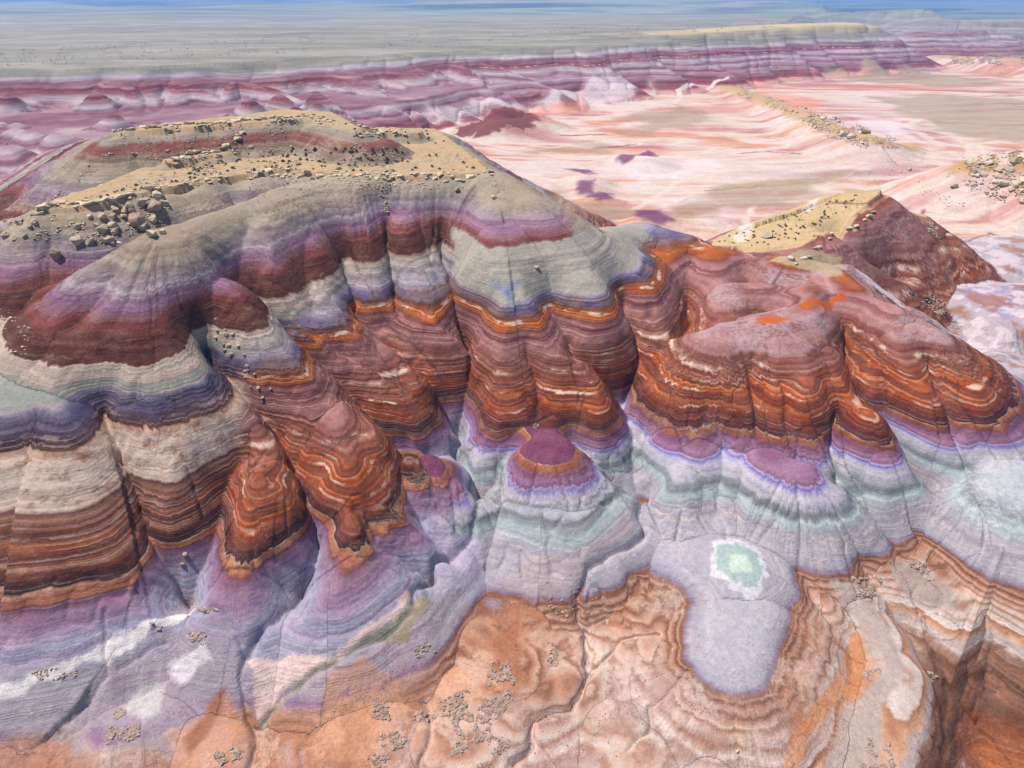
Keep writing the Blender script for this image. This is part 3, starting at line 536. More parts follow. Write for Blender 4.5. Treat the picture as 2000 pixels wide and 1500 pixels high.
COL_R = beds_of([(-13, 172, 116, 82), (-9, 190, 130, 90), (-7.5, 168, 112, 80), (-6.8, 150, 100, 74), (-6.2, 116, 82, 64), (-5.6, 148, 110, 88), (-5.0, 112, 80, 65), (-4.5, 158, 124, 104), (-4.1, 134, 100, 84), (-3.7, 170, 144, 128), (-3.5, 200, 186, 180), (-3.1, 194, 180, 176), (-2.95, 206, 176, 156), (-2.7, 198, 158, 132), (-2.55, 172, 132, 108), (-2.45, 210, 196, 190),
 (-2.2, 200, 186, 180), (-2.05, 178, 150, 138), (-1.95, 216, 203, 196), (-1.75, 206, 182, 168), (-1.65, 172, 134, 116), (-1.5, 214, 198, 188), (-1.3, 202, 170, 152), (-1.2, 158, 118, 98), (-1.1, 208, 184, 170), (-.95, 190, 150, 128),
 (-.85, 148, 106, 84), (-.75, 202, 172, 154), (-.6, 182, 138, 114), (-.5, 138, 98, 78), (-.38, 190, 156, 136), (-.27, 148, 110, 94), (-.16, 150, 112, 96), (-.1, 148, 130, 148), (.02, 160, 153, 168), (.12, 178, 174, 184),
 (.7, 186, 181, 186), (1.2, 180, 176, 184), (1.9, 182, 178, 186), (2.05, 178, 186, 187), (2.6, 172, 182, 184), (2.8, 142, 148, 152), (3.15, 152, 156, 161), (3.35, 180, 181, 188), (4.0, 188, 182, 193), (4.2, 178, 174, 202), (4.38, 140, 132, 182), (4.5, 186, 172, 200), (4.6, 146, 110, 138), (4.9, 164, 130, 156), (5.2, 146, 106, 130), (5.5, 140, 94, 116),
 (5.6, 166, 116, 92), (5.9, 176, 130, 105), (5.975, 206, 180, 162), (6.0, 80, 46, 62), (6.14, 108, 62, 66), (6.4, 122, 70, 62), (6.55, 104, 60, 54), (6.7, 140, 80, 60), (6.95, 120, 68, 54), (7.1, 158, 90, 60), (7.25, 128, 72, 54), (7.35, 176, 100, 60), (7.55, 150, 84, 54), (7.7, 178, 100, 58), (7.85, 196, 138, 104), (7.92, 170, 96, 56), (8.02, 124, 72, 56), (8.2, 160, 92, 58), (8.35, 130, 76, 58), (8.6, 176, 104, 64), (8.8, 150, 86, 58), (8.9, 184, 108, 62),
 (9.0, 200, 150, 118), (9.06, 132, 78, 64), (9.25, 160, 98, 70), (9.4, 126, 76, 64), (9.55, 168, 104, 72), (9.75, 134, 84, 70), (9.9, 160, 108, 92), (10.0, 182, 138, 120), (10.15, 140, 90, 78), (10.4, 164, 116, 100), (10.55, 132, 80, 72), (10.8, 160, 108, 98), (11.0, 146, 98, 92), (11.4, 178, 136, 130), (11.7, 166, 122, 118), (12.1, 182, 144, 140), (12.4, 154, 106, 106), (12.7, 140, 92, 92), (12.85, 182, 140, 136), (13.1, 170, 124, 118), (13.3, 144, 90, 78), (13.4, 168, 104, 64), (13.9, 190, 118, 66), (14.1, 160, 100, 56), (14.5, 136, 94, 76), (14.6, 128, 102, 124), (15.0, 126, 116, 148), (15.4, 152, 145, 172), (15.8, 179, 172, 182), (17.2, 172, 166, 167)] + UPPER)
COL_L = beds_of([(-13, 176, 112, 74), (-3.4, 184, 166, 160), (-2.7, 203, 160, 132), (-2.2, 196, 174, 166), (-1.4, 193, 168, 158), (-1.2, 178, 134, 110), (-.6, 194, 160, 142), (-.3, 205, 180, 174), (-.12, 164, 132, 156), (.1, 164, 144, 164), (.35, 184, 174, 184), (1.2, 180, 172, 182), (1.8, 180, 175, 188), (2.4, 172, 174, 190), (2.9, 178, 168, 186), (3.4, 172, 171, 192), (3.8, 170, 154, 174), (4.4, 162, 138, 162), (4.9, 156, 124, 146), (5.3, 138, 102, 120),
 (5.45, 138, 86, 74), (5.55, 178, 130, 106), (5.88, 188, 144, 118), (5.975, 208, 182, 164), (6.0, 76, 44, 46), (6.3, 92, 54, 48), (6.6, 106, 62, 54), (6.9, 140, 88, 68), (7.2, 160, 105, 70), (7.4, 116, 75, 62), (7.9, 142, 92, 70), (8.3, 168, 110, 78), (8.5, 124, 80, 66), (8.8, 140, 92, 74), (9.2, 130, 86, 74), (9.6, 160, 126, 108), (9.9, 126, 84, 74), (10.05, 200, 182, 170), (11.5, 207, 193, 181), (13.0, 204, 185, 171), (13.3, 198, 165, 141),
 (13.42, 94, 60, 50), (13.8, 84, 57, 74), (14.4, 108, 93, 118), (14.9, 92, 87, 112), (15.3, 112, 108, 132), (15.6, 166, 158, 160), (15.9, 152, 154, 148), (16.6, 156, 159, 153), (17.0, 180, 172, 164), (17.6, 178, 164, 154)] + UPPER)
COL_F = [(-8,'#c49c90'),(-4,'#cda49a'),(-3,'#9c5450'),(-2,'#8c4a46'),(-1.2,'#9a6668'),(0,'#7c4042'),(.8,'#986c70'),(2.4,'#b08a98'),(3.0,'#7e4246'),(3.4,'#987078'),(4.4,'#ac9098'),(5.0,'#bcacb0'),(5.6,'#a4848c'),(6.2,'#8c606a'),(7.0,'#a88e96'),(7.8,'#bcb0b2'),(8.8,'#a88c92'),(9.6,'#905e64'),(10.2,'#86464c'),(10.9,'#7e4040'),(11.6,'#9e707a'),(12.4,'#8c5a62'),(13.2,'#98787e'),(14.0,'#b0a4b0'),(14.8,'#b4aeaa'),(15.6,'#9c988c'),(16.6,'#949084'),(19,'#9a9484'),(21,'#b0a68e'),(23,'#c8b894'),(30,'#c8b894')]

def new_mat(name):
    m = bpy.data.materials.new(name); m.use_nodes = True
    nt = m.node_tree; b = nt.nodes['Principled BSDF']
    return m, nt, b
class G:
    def __init__(s, nt): s.nt = nt
    def n(s, t, **kw):
        x = s.nt.nodes.new(t)
        for k, v in kw.items(): setattr(x, k, v)
        return x
    def put(s, sock, v):
        if hasattr(v, 'is_linked') or isinstance(v, bpy.types.NodeSocket): s.nt.links.new(v, sock)
        else: sock.default_value = v
    def m(s, op, a, b=0.0, c=None, clamp=False):
        x = s.n('ShaderNodeMath', operation=op, use_clamp=clamp); s.put(x.inputs[0], a); s.put(x.inputs[1], b)
        if c is not None: s.put(x.inputs[2], c)
        return x.outputs[0]
    def mix(s, f, a, b, mode='MIX'):
        x = s.n('ShaderNodeMix', data_type='RGBA', blend_type=mode); s.put(x.inputs[0], f); s.put(x.inputs[6], a); s.put(x.inputs[7], b); return x.outputs[2]
    def fac(s, name):
        x = s.n('ShaderNodeAttribute', attribute_name=name); return x.outputs['Fac']
    def noise(s, vec, scale, detail=3, rough=.55, dist=0):
        x = s.n('ShaderNodeTexNoise'); s.put(x.inputs['Vector'], vec); x.inputs['Scale'].default_value = scale; x.inputs['Detail'].default_value = detail
        x.inputs['Roughness'].default_value = rough; x.inputs['Distortion'].default_value = dist; return x.outputs[0]
    def mapr(s, v, a, b, c, d):
        x = s.n('ShaderNodeMapRange'); s.put(x.inputs[0], v)
        for i, q in enumerate((a, b, c, d)): x.inputs[i + 1].default_value = q
        return x.outputs[0]
    def xyz(s, x, y, z):
        c = s.n('ShaderNodeCombineXYZ'); s.put(c.inputs[0], x); s.put(c.inputs[1], y); s.put(c.inputs[2], z); return c.outputs[0]
    def ramp(s, v, stops, lo, hi):
        r = s.n('ShaderNodeValToRGB'); s.put(r.inputs[0], s.mapr(v, lo, hi, 0, 1)); e = r.color_ramp.elements
        while len(e) > 1: e.remove(e[-1])
        for i, (p, c) in enumerate(stops):
            p = (p - lo) / (hi - lo); q = e[0] if i == 0 else e.new(p); q.position = p
            q.color = (*c, 1) if not isinstance(c, str) else (*[float(t) for t in lin(c)], 1)
        return r.outputs[0]
    def column(s, v, stops):
        out = None; K = 30
        for i in range(0, len(stops) - 1, K - 1):
            ch = stops[i:i + K]
            r = s.ramp(v, ch, ch[0][0], ch[-1][0])
            out = r if out is None else s.mix(s.m('GREATER_THAN', v, ch[0][0]), out, r)
        return out

clay, nt, bs = new_mat('clay'); g = G(nt)
pos = g.n('ShaderNodeNewGeometry').outputs['Position']
sx = g.n('ShaderNodeSeparateXYZ'); g.put(sx.inputs[0], pos); X, Y, Z = sx.outputs
strat, ccn, ddn = g.fac('strat'), g.fac('contour'), g.fac('downslope')
n_big = g.noise(pos, .35, 4); n_mid = g.noise(pos, 1.6, 4); n_fin = g.noise(pos, 7.0, 5, .65); n_pop = g.noise(pos, 22.0, 3, .7)
n_35 = g.noise(pos, 3.4, 4, .65)
streak = g.noise(g.xyz(g.m('MULTIPLY', ccn, 2.6), g.m('MULTIPLY', ddn, .10), 0.0), 1.0, 4, .6)
streak2 = g.noise(g.xyz(g.m('MULTIPLY', ccn, 9.0), g.m('MULTIPLY', ddn, .25), 3.0), 1.0, 2, .6)
c05 = lambda v, a: g.m('MULTIPLY', g.m('SUBTRACT', v, .5), a)
slope_amt = g.mapr(ddn, .3, 4, 0, 1)
s = g.m('ADD', strat, g.m('MULTIPLY', slope_amt, g.m('ADD', g.m('MULTIPLY', g.m('MULTIPLY', c05(streak, .75), g.mapr(n_big, .35, .65, .5, 2.0)), g.mapr(strat, .2, 1.8, .12, .95)), g.m('MULTIPLY', c05(streak2, .14), g.mapr(strat, .2, 1.8, .1, 1)))))
s = g.m('ADD', s, g.m('ADD', c05(n_mid, .09), c05(n_fin, .06)))
cr, cl, cf = g.column(s, COL_R), g.column(s, COL_L), g.column(s, COL_F)
col = g.mix(g.fac('left_facies'), cr, cl)
blot = g.noise(g.xyz(g.m('MULTIPLY', X, .55), g.m('MULTIPLY', Y, .55), g.m('MULTIPLY', s, .8)), 1.0, 6, .7)
wb = g.m('MULTIPLY', g.m('MULTIPLY', g.mapr(s, 9.9, 10.3, 0, 1), g.mapr(s, 13.6, 13.2, 0, 1)), g.fac('left_facies'))
col = g.mix(g.m('MULTIPLY', wb, g.mapr(blot, .52, .66, 0, .8)), col, (*[float(q) for q in lin('#96604c')], 1))
bb = g.m('MULTIPLY', g.mapr(s, 14.45, 14.65, 0, 1), g.mapr(s, 15.75, 15.5, 0, 1))
bb = g.m('MULTIPLY', g.m('MULTIPLY', bb, g.m('SUBTRACT', 1.0, g.fac('left_facies'))), g.mapr(g.noise(g.xyz(g.m('MULTIPLY', X, .16), g.m('MULTIPLY', Y, .16), 2.0), 1.0, 3), .44, .56, .85, 0))
col = g.mix(bb, col, (*[float(q) for q in lin('#9a8480')], 1))
cb = g.m('MULTIPLY', g.mapr(s, 5.5, 5.62, 0, 1), g.mapr(s, 6.0, 5.96, 0, 1))
col = g.mix(g.m('MULTIPLY', cb, g.mapr(g.noise(g.xyz(g.m('MULTIPLY', X, .35), g.m('MULTIPLY', Y, .35), 4.0), 1.0, 4, .65), .42, .6, .8, 0)), col, (*[float(q) for q in lin('#95604f')], 1))
fbv = g.noise(g.xyz(g.m('MULTIPLY', X, .03), g.m('MULTIPLY', Y, .03), g.m('MULTIPLY', s, g.mapr(g.fac('far_facies'), 0, 1, 6.5, 1.3))), 1.0, 2, .6)
fbm_ = g.m('MULTIPLY', slope_amt, g.m('SUBTRACT', 1.0, g.fac('plain')))
fbm_ = g.m('MULTIPLY', fbm_, g.m('MULTIPLY', g.m('MULTIPLY', g.mapr(s, 5.0, 6.0, .45, 1.0), g.mapr(s, 15.3, 15.9, 1.0, .5)), g.mapr(wb, 0, 1, 1, .4)))
fbm_ = g.m('MAXIMUM', fbm_, g.m('MULTIPLY', g.fac('far_facies'), .8))
# thin beds: many faint layers, and broken white gypsum lines
beds = g.noise(g.xyz(g.m('MULTIPLY', X, .015), g.m('MULTIPLY', Y, .015), g.m('MULTIPLY', s, 2.6)), 1.0, 3, .65)
col = g.mix(g.m('MULTIPLY', g.m('MULTIPLY', g.m('MULTIPLY', g.mapr(beds, .38, .66, 0, .85), g.mapr(s, 5.5, 6.5, .55, 1.0)), slope_amt), g.mapr(wb, 0, 1, 1, .35)), col, g.mix(1.0, col, (.60, .50, .48, 1), 'MULTIPLY'))
col = g.mix(g.m('MULTIPLY', g.mapr(beds, .30, .42, .35, 0), slope_amt), col, g.mix(1.0, col, (1.45, 1.35, 1.3, 1), 'MULTIPLY'))
cf = g.mix(g.mapr(g.noise(g.xyz(g.m('MULTIPLY', X, .03), g.m('MULTIPLY', Y, .03), g.m('MULTIPLY', Z, .25)), 1.0, 5, .65), .48, .65, 0, .4), cf, (*[float(q) for q in lin('#c2acb2')], 1))
col = g.mix(g.fac('far_facies'), col, cf)
col = g.mix(g.m('MULTIPLY', g.mapr(fbv, .44, .36, 0, .46), fbm_), col, g.mix(1.0, col, (.52, .42, .42, 1), 'MULTIPLY'))
col = g.mix(g.m('MULTIPLY', g.mapr(fbv, .57, .64, 0, .55), fbm_), col, g.mix(.5, col, (.72, .60, .53, 1)))
WL = []
for c0, w_, a_ in [(7.45,.10,.75),(8.62,.13,1),(9.35,.07,.8),(10.15,.22,1.0),(11.1,.06,.5),(12.55,.06,.5),(14.0,.22,1),(20.2,.05,.6),(3.9,.05,.3),(1.5,.06,.7),(19.0,.05,.4)]:
    WL += [(c0 - w_, (0, 0, 0)), (c0 - w_ * .5, (a_,) * 3), (c0 + w_ * .5, (a_,) * 3), (c0 + w_, (0, 0, 0))]
WL = sorted(WL)
wl = g.column(s, [(-12, (0, 0, 0))] + WL + [(32, (0, 0, 0))])
wpatch = g.mapr(g.noise(g.xyz(g.m('MULTIPLY', X, .28), g.m('MULTIPLY', Y, .28), g.m('MULTIPLY', s, .9)), 1.0, 4, .65), .50, .60, 0, .9)
near_m = g.m('SUBTRACT', 1.0, g.fac('far_facies'))
wmask = g.m('MULTIPLY', g.m('MULTIPLY', wl, wpatch), g.mapr(g.fac('left_facies'), 0, 1, 1, .35))
col = g.mix(wmask, col, (*[float(q) for q in lin('#dcc6b6')], 1))
# far facies and plain
pv = g.xyz(g.m('MULTIPLY', X, .0075), g.m('MULTIPLY', Y, .015), 0.0)
p1 = g.noise(pv, 1.0, 9, .58, 2.2); p2 = g.noise(g.xyz(g.m('MULTIPLY', X, .010), g.m('MULTIPLY', Y, .055), 7.0), 1.0, 7, .6, 1.0); p3 = g.noise(g.xyz(g.m('MULTIPLY', X, .006), g.m('MULTIPLY', Y, .02), 5.0), 1.0, 5, .6, .4)
pl = g.ramp(g.m('ADD', g.m('MULTIPLY', p1, .65), g.m('MULTIPLY', p2, .35)), [(0,'#a97880'),(.36,'#b98e92'),(.42,'#ccaaa2'),(.46,'#d6c0b6'),(.50,'#dccfc8'),(.53,'#d8c4b6'),(.57,'#d2ac98'),(.61,'#c4a494'),(.66,'#b8a794'),(1,'#a69884')], 0, 1)
pl = g.mix(g.mapr(p3, .52, .62, 0, .55), pl, (*[float(q) for q in lin('#d8caca')], 1))
pl = g.mix(g.mapr(p3, .44, .36, 0, .6), pl, (*[float(q) for q in lin('#cf9c8c')], 1))
col = g.mix(g.fac('plain'), col, pl)
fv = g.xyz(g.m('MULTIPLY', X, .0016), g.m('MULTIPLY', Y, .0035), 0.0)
fp = g.ramp(g.noise(fv, 1.0, 8, .62, .6), [(0,'#5a6678'),(.38,'#6e7a88'),(.46,'#929894'),(.53,'#a6a8a0'),(.60,'#888e90'),(1,'#727880')], 0, 1)  # blue-grey stops paint distance haze into the far plain's colour
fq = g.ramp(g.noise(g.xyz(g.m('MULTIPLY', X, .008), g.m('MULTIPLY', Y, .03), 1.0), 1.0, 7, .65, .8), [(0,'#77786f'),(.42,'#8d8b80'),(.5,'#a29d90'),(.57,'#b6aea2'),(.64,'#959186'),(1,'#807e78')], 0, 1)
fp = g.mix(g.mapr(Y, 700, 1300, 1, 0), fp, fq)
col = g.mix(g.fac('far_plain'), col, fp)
ov = g.n('ShaderNodeAttribute', attribute_name='deposit')
al = ov.outputs['Alpha']
thr = g.mapr(g.m('ADD', al, g.m('ADD', c05(n_mid, 1.1), g.m('ADD', c05(n_35, .8), c05(n_fin, .5)))), .42, .58, 0, 1)
oa = g.m('MULTIPLY', g.m('ADD', g.m('MULTIPLY', al, g.mapr(g.fac('plain'), 0, 1, .45, .9)), g.m('MULTIPLY', g.m('MULTIPLY', thr, g.mapr(g.fac('plain'), 0, 1, .55, .0)), g.m('MULTIPLY', al, 1.25, clamp=True))), 1.0, clamp=True)
col = g.mix(oa, col, ov.outputs['Color'])
dust = g.m('MULTIPLY', g.m('MULTIPLY', near_m, g.m('SUBTRACT', 1.0, g.fac('plain'))), g.mapr(g.m('ADD', n_big, c05(n_35, .6)), .38, .68, .0, .17))
col = g.mix(dust, col, (*[float(q) for q in lin('#b29c94')], 1))
# mottling
mot = g.m('ADD', g.m('ADD', c05(n_big, .5), c05(n_mid, .55)), g.m('MULTIPLY', g.m('ADD', g.m('ADD', c05(n_35, .8), c05(n_fin, .9)), c05(n_pop, .6)), g.mapr(n_big, .35, .65, .45, 1.15)))
mot = g.m('ADD', mot, g.m('MULTIPLY', c05(streak2, .45), slope_amt))
mot = g.m('MULTIPLY', mot, g.mapr(Y, 60, 500, 1.0, .45))
hv = g.n('ShaderNodeHueSaturation'); gm = g.n('ShaderNodeGamma'); g.put(gm.inputs[0], col); g.put(gm.inputs[1], g.mapr(g.fac('plain'), 0, 1, 1.32, 1.6))
g.put(hv.inputs['Color'], gm.outputs[0]); g.put(hv.inputs['Value'], g.m('ADD', 1.0, mot)); hv.inputs['Saturation'].default_value = 1.05
g.put(bs.inputs['Base Color'], hv.outputs[0]); bs.inputs['Roughness'].default_value = .9
bs.inputs['Specular IOR Level'].default_value = .25
# popcorn clay relief
bh = g.m('ADD', g.m('ADD', g.m('MULTIPLY', n_fin, .10), g.m('MULTIPLY', n_pop, .035)), g.m('ADD', g.m('MULTIPLY', n_mid, .16), g.m('MULTIPLY', g.m('MULTIPLY', streak2, slope_amt), .10)))
bh = g.m('ADD', bh, g.m('MULTIPLY', g.m('MULTIPLY', fbv, fbm_), .16))
bh = g.m('ADD', bh, g.m('MULTIPLY', g.m('MULTIPLY', beds, slope_amt), .10))
bp = g.n('ShaderNodeBump'); bp.inputs['Strength'].default_value = .8; bp.inputs['Distance'].default_value = 1.0; g.put(bp.inputs['Height'], bh)
g.put(bs.inputs['Normal'], bp.outputs[0])

# ------------------------------------------------------------------ terrain bodies
idx = np.arange(N).reshape(NR, NC)
Q = np.stack([idx[:-1, :-1], idx[:-1, 1:], idx[1:, 1:], idx[1:, :-1]], -1).reshape(-1, 4)
Pn = np.stack([GX, GY, GZ], 1)
d1 = Pn[Q[:, 2]] - Pn[Q[:, 0]]; d2 = Pn[Q[:, 3]] - Pn[Q[:, 1]]
fn = np.cross(d1, d2); VN = np.zeros((N, 3))
for k in range(4):
    for a in range(3): VN[:, a] += np.bincount(Q[:, k], fn[:, a], N)
VN /= np.linalg.norm(VN, axis=1, keepdims=True) + 1e-12
BODY = [
 ('ground', ['ground'], 'near', 'orange and grey clay floor with dry channels in front of the hills'),
 ('plain', ['ground'], 'mid', 'pale pink and white desert flat behind the hills'),
 ('distant_plain', ['ground', 'scarp'], 'far', 'far haze-blue plain running to the horizon'),
 ('mesa', ['mesa'], None, 'flat-topped mesa with sandy tan top and rocky rim'),
 ('hill', ['front_ridge'], None, 'purple and dark red ridge leading up to the mesa'),
 ('hill', ['bench'], None, 'grey-topped hill with wide white band at the left edge'),
 ('hill', ['spur_a'], None, 'narrow rust spur with purple fan foot beside the white-banded hill'),
 ('hill', ['spur_b'], None, 'rust and lavender spur with two rounded noses right of the narrow spur'),
 ('hill', ['knob_k'], None, 'small knob with purple cap ringed by cream clay beside the gully'),
 ('hill', ['spur_d', 'spur_e'], None, 'brown and rust banded spurs below the mesa middle'),
 ('hill', ['spur_f'], None, 'central banded spur from pale grey crest down to the purple-capped mound'),
 ('hill', ['knob_g'], None, 'freestanding round mound with purple cap and pale green-grey apron in the centre'),
 ('hill', ['wall'], None, 'mauve-brown slope with a white stripe behind the big dome'),
 ('hill', ['dome'], None, 'big orange banded dome with pale blue-green lobes at its foot'),
 ('hill', ['tan_ridge'], None, 'ridge with smooth tan top and dark purple bowl behind the big dome'),
 ('hill', ['pale_dome'], None, 'pale grey dome with orange skirt at the right edge'),
 ('hill', ['tongue'], None, 'long grey tongue ridges with brown flanks at the lower right'),
 ('knoll', ['knoll'], None, 'low grey-lavender knoll with a white crusted clay pan'),
 ('hill', ['low_hills'], None, 'low lilac and grey swells beyond the big dome'),
 ('hill', ['rock_hill'], None, 'tan hill littered with slabs at the right edge'),
 ('ridge', ['rock_ridge'], None, 'long low stony tan ridge crossing the pink flat'),
 ('mound', ['plain_mounds'], None, 'small purple and maroon mounds scattered on the pink flat'),
 ('escarpment', ['scarp'], 'esc', 'long pink and maroon banded escarpment across the distance'),
 ('bluff', ['bluff'], None, 'far banded bluffs at the end of the escarpment'),
]
fo = OWNV[Q[:, 0]]; fy = GY[Q[:, 0]]; fx_ = GX[Q[:, 0]]
isplain = fy + .25 * np.abs(fx_ - 20) > 104
used = np.zeros(len(Q), bool)
def body(name, sel, label):
    q = Q[sel]
    if not len(q): return
    vid, inv = np.unique(q, return_inverse=True)
    me = bpy.data.meshes.new(name)
    me.vertices.add(len(vid)); me.vertices.foreach_set('co', Pn[vid].astype(np.float32).ravel())
    me.loops.add(q.size); me.loops.foreach_set('vertex_index', inv.ravel().astype(np.int32))
    me.polygons.add(len(q)); me.polygons.foreach_set('loop_start', np.arange(0, q.size, 4, dtype=np.int32))
    me.update(calc_edges=True)
    me.polygons.foreach_set('use_smooth', np.ones(len(q), bool))
    for an, arr in (('strat', STR), ('contour', CC), ('downslope', DD), ('left_facies', REG), ('far_facies', FAR), ('plain', PLAIN), ('far_plain', BLUEP)):
        a = me.attributes.new(an, 'FLOAT', 'POINT'); a.data.foreach_set('value', arr[vid].astype(np.float32))
    a = me.attributes.new('deposit', 'FLOAT_COLOR', 'POINT'); a.data.foreach_set('color', OV[vid].ravel())
    me.normals_split_custom_set_from_vertices(VN[vid].astype(np.float32))
    me.materials.append(clay)
    o = bpy.data.objects.new(name, me); COL.objects.link(o)
    o['kind'] = 'structure'; o['label'] = label
    return o
for name, owners, zone, label in BODY:
    sel = np.isin(fo, [OI[n] for n in owners])
    if zone == 'near': sel &= ~isplain
    if zone == 'mid': sel &= isplain & (fy < 700)
    if zone == 'far': sel &= fy >= 700
    if zone == 'esc': sel &= fy < 700
    body(name, sel, label)

# ------------------------------------------------------------------ air
hm = bpy.data.materials.new('air'); hm.use_nodes = True; hn = hm.node_tree.nodes
hn.remove(hn['Principled BSDF']); pvn = hn.new('ShaderNodeVolumePrincipled')
pvn.inputs['Color'].default_value = (.26, .52, 1.0, 1); pvn.inputs['Density'].default_value = HAZE; pvn.inputs['Anisotropy'].default_value = 0.0
hm.node_tree.links.new(pvn.outputs[0], hn['Material Output'].inputs['Volume'])
zb = float(GZ.min()) - 2.0; zt = 56.0
vs = [(x, y, z) for x in (-24500, 24500) for y in (-60, 34500) for z in (zb, zt)]
hme = bpy.data.meshes.new('haze'); hme.from_pydata(vs, [], [(0,1,3,2),(4,6,7,5),(0,4,5,1),(2,3,7,6),(0,2,6,4),(1,5,7,3)]); hme.materials.append(hm)
ho = bpy.data.objects.new('haze', hme); COL.objects.link(ho); ho['kind'] = 'stuff'; ho['label'] = 'thin blue haze over the far desert'

# ------------------------------------------------------------------ rocks, slabs, stones, shrubs
RS = random.Random(11); RKS = .72
import bmesh
def rock_mat(name, c1, c2, sc):
    m, nt, b = new_mat(name); q = G(nt); p = q.n('ShaderNodeTexCoord').outputs['Object']; oi = q.n('ShaderNodeObjectInfo').outputs['Random']
    gp = q.n('ShaderNodeNewGeometry').outputs['Position']
    n = q.noise(gp, sc, 5, .65); n2 = q.noise(gp, sc * 6, 3, .6)
    c = q.mix(q.mapr(n, .35, .65, 0, 1), (*[float(t) for t in lin(c1)], 1), (*[float(t) for t in lin(c2)], 1))
    h = q.n('ShaderNodeHueSaturation'); q.put(h.inputs['Color'], c); q.put(h.inputs['Value'], q.m('ADD', q.mapr(oi, 0, 1, .78, 1.12), q.m('MULTIPLY', q.m('SUBTRACT', n2, .5), .7)))
    q.put(b.inputs['Base Color'], h.outputs[0]); b.inputs['Roughness'].default_value = .92
    bu = q.n('ShaderNodeBump'); bu.inputs['Distance'].default_value = .12; bu.inputs['Strength'].default_value = .9; q.put(bu.inputs['Height'], q.m('ADD', n, q.m('MULTIPLY', n2, .4))); q.put(b.inputs['Normal'], bu.outputs[0])
    return m
M_TAN = rock_mat('tan_sandstone', '#b2a088', '#d0bea2', 1.2)
M_BRN = rock_mat('brown_stone', '#9a8a76', '#bcab92', 1.5)
M_PNK = rock_mat('pink_pebbly_rock', '#94786a', '#c0a590', 2.6)
M_CLD = rock_mat('clod', '#96796a', '#c0a698', 2.0)
M_WHT = rock_mat('white_stone', '#d8d4cc', '#eae8e4', 3.0)
M_BSH = rock_mat('sage', '#3c3a34', '#57543f', 3.0)
def rock_mesh(name, mats, seed, flat=1.0, n=26, boxy=.5):
    r = random.Random(seed); bm = bmesh.new()
    for i in range(n):
        v = Vector((r.gauss(0, 1), r.gauss(0, 1), r.gauss(0, 1))).normalized()
        mx = max(abs(v.x), abs(v.y), abs(v.z)); v = v * (1 - boxy) + v / mx * boxy
        v *= r.uniform(.82, 1.05); bm.verts.new((v.x * .5, v.y * .5, v.z * .5 * flat))
    res = bmesh.ops.convex_hull(bm, input=bm.verts)
    bmesh.ops.delete(bm, geom=[e for e in set(res['geom_interior'] + res['geom_unused']) if isinstance(e, bmesh.types.BMVert)], context='VERTS')
    me = bpy.data.meshes.new(name); bm.to_mesh(me); bm.free(); me.materials.append(mats); return me
SLAB = [rock_mesh('slab', M_TAN, 100 + i, .8, 15, .95) for i in range(7)]
BOUL = [rock_mesh('boulder', M_BRN, 200 + i, .9, 20, .55) for i in range(6)]
PINK = [rock_mesh('boulder', M_PNK, 300 + i, .85, 44, .25) for i in range(3)]
STON = [rock_mesh('stone', M_CLD, 400 + i, .8, 24, .4) for i in range(4)]
TANB = [rock_mesh('boulder', M_TAN, 450 + i, .85, 28, .5) for i in range(5)]
def place(me, name, cat, label, group, p, size, rot=None, tilt=.25, sink=.25, stretch=(1, 1, 1)):
    o = bpy.data.objects.new(name, me); COL.objects.link(o)
    size *= RKS if cat == 'rock' else 1.0
    z = float(sampler([p])[0])
    o.location = (p[0], p[1], z + size * stretch[2] * (.5 - sink))
    o.rotation_euler = (RS.uniform(-tilt, tilt), RS.uniform(-tilt, tilt), RS.uniform(0, 6.28) if rot is None else rot)
    o.scale = (size * stretch[0], size * stretch[1], size * stretch[2])
    o['label'] = label; o['category'] = cat
    if group: o['group'] = group
    return o
def psize(px, p): return px / FPX * math.sqrt(p[0] ** 2 + p[1] ** 2 + (p[2] - CAMZ) ** 2)
def inpoly(poly, n, r):
    xs = [q[0] for q in poly]; yy = [q[1] for q in poly]; out = []
    while len(out) < n:
        x, y = r.uniform(min(xs), max(xs)), r.uniform(min(yy), max(yy)); ins = False
        for (ax, ay), (bx, by) in zip(poly, poly[1:] + poly[:1]):
            if (ay > y) != (by > y) and x < (bx - ax) * (y - ay) / (by - ay) + ax: ins = not ins
        if ins: out.append((x, y))
    return out
def along(pts, n, r, jx=3, jy=2):
    seg = [math.dist(a, b) for a, b in zip(pts, pts[1:])]; tot = sum(seg); out = []
    for i in range(n):
        d = (i + r.uniform(.1, .9)) / n * tot
        for (a, b), l in zip(zip(pts, pts[1:]), seg):
            if d <= l: break
            d -= l
        out.append((a[0] + (b[0] - a[0]) * d / l + r.uniform(-jx, jx), a[1] + (b[1] - a[1]) * d / l + r.uniform(-jy, jy)))
    return out
def rim(pts, z, n, lo, hi, label, group, mesh=SLAB, name='rock', cat='rock', back=.0, h=.7):
    for i_, (px, py) in enumerate(along(pts, n, RS)):
        lab_ = label if isinstance(label, str) else label[i_ * len(label) // n]
        p = at(px, py, z); s_ = psize(RS.uniform(lo, hi), p)
        place(RS.choice(mesh), name, cat, lab_, group, (p[0], p[1] + back, z), s_, RS.uniform(-.4, .4), .10, .30, (RS.uniform(1.0, 1.9), RS.uniform(.8, 1.2), RS.uniform(.6, .9) * h / .7))
rim([(70,408),(120,398),(180,398),(260,380)], 26, 26, 11, 20, ["angular tan slab of the broken cap at the outer left mesa tip", "angular tan slab of the mesa cap between its left tip and the boulder pile", 'angular tan slab of the cap right above the boulder pile'], 'slabs of the left mesa rim')
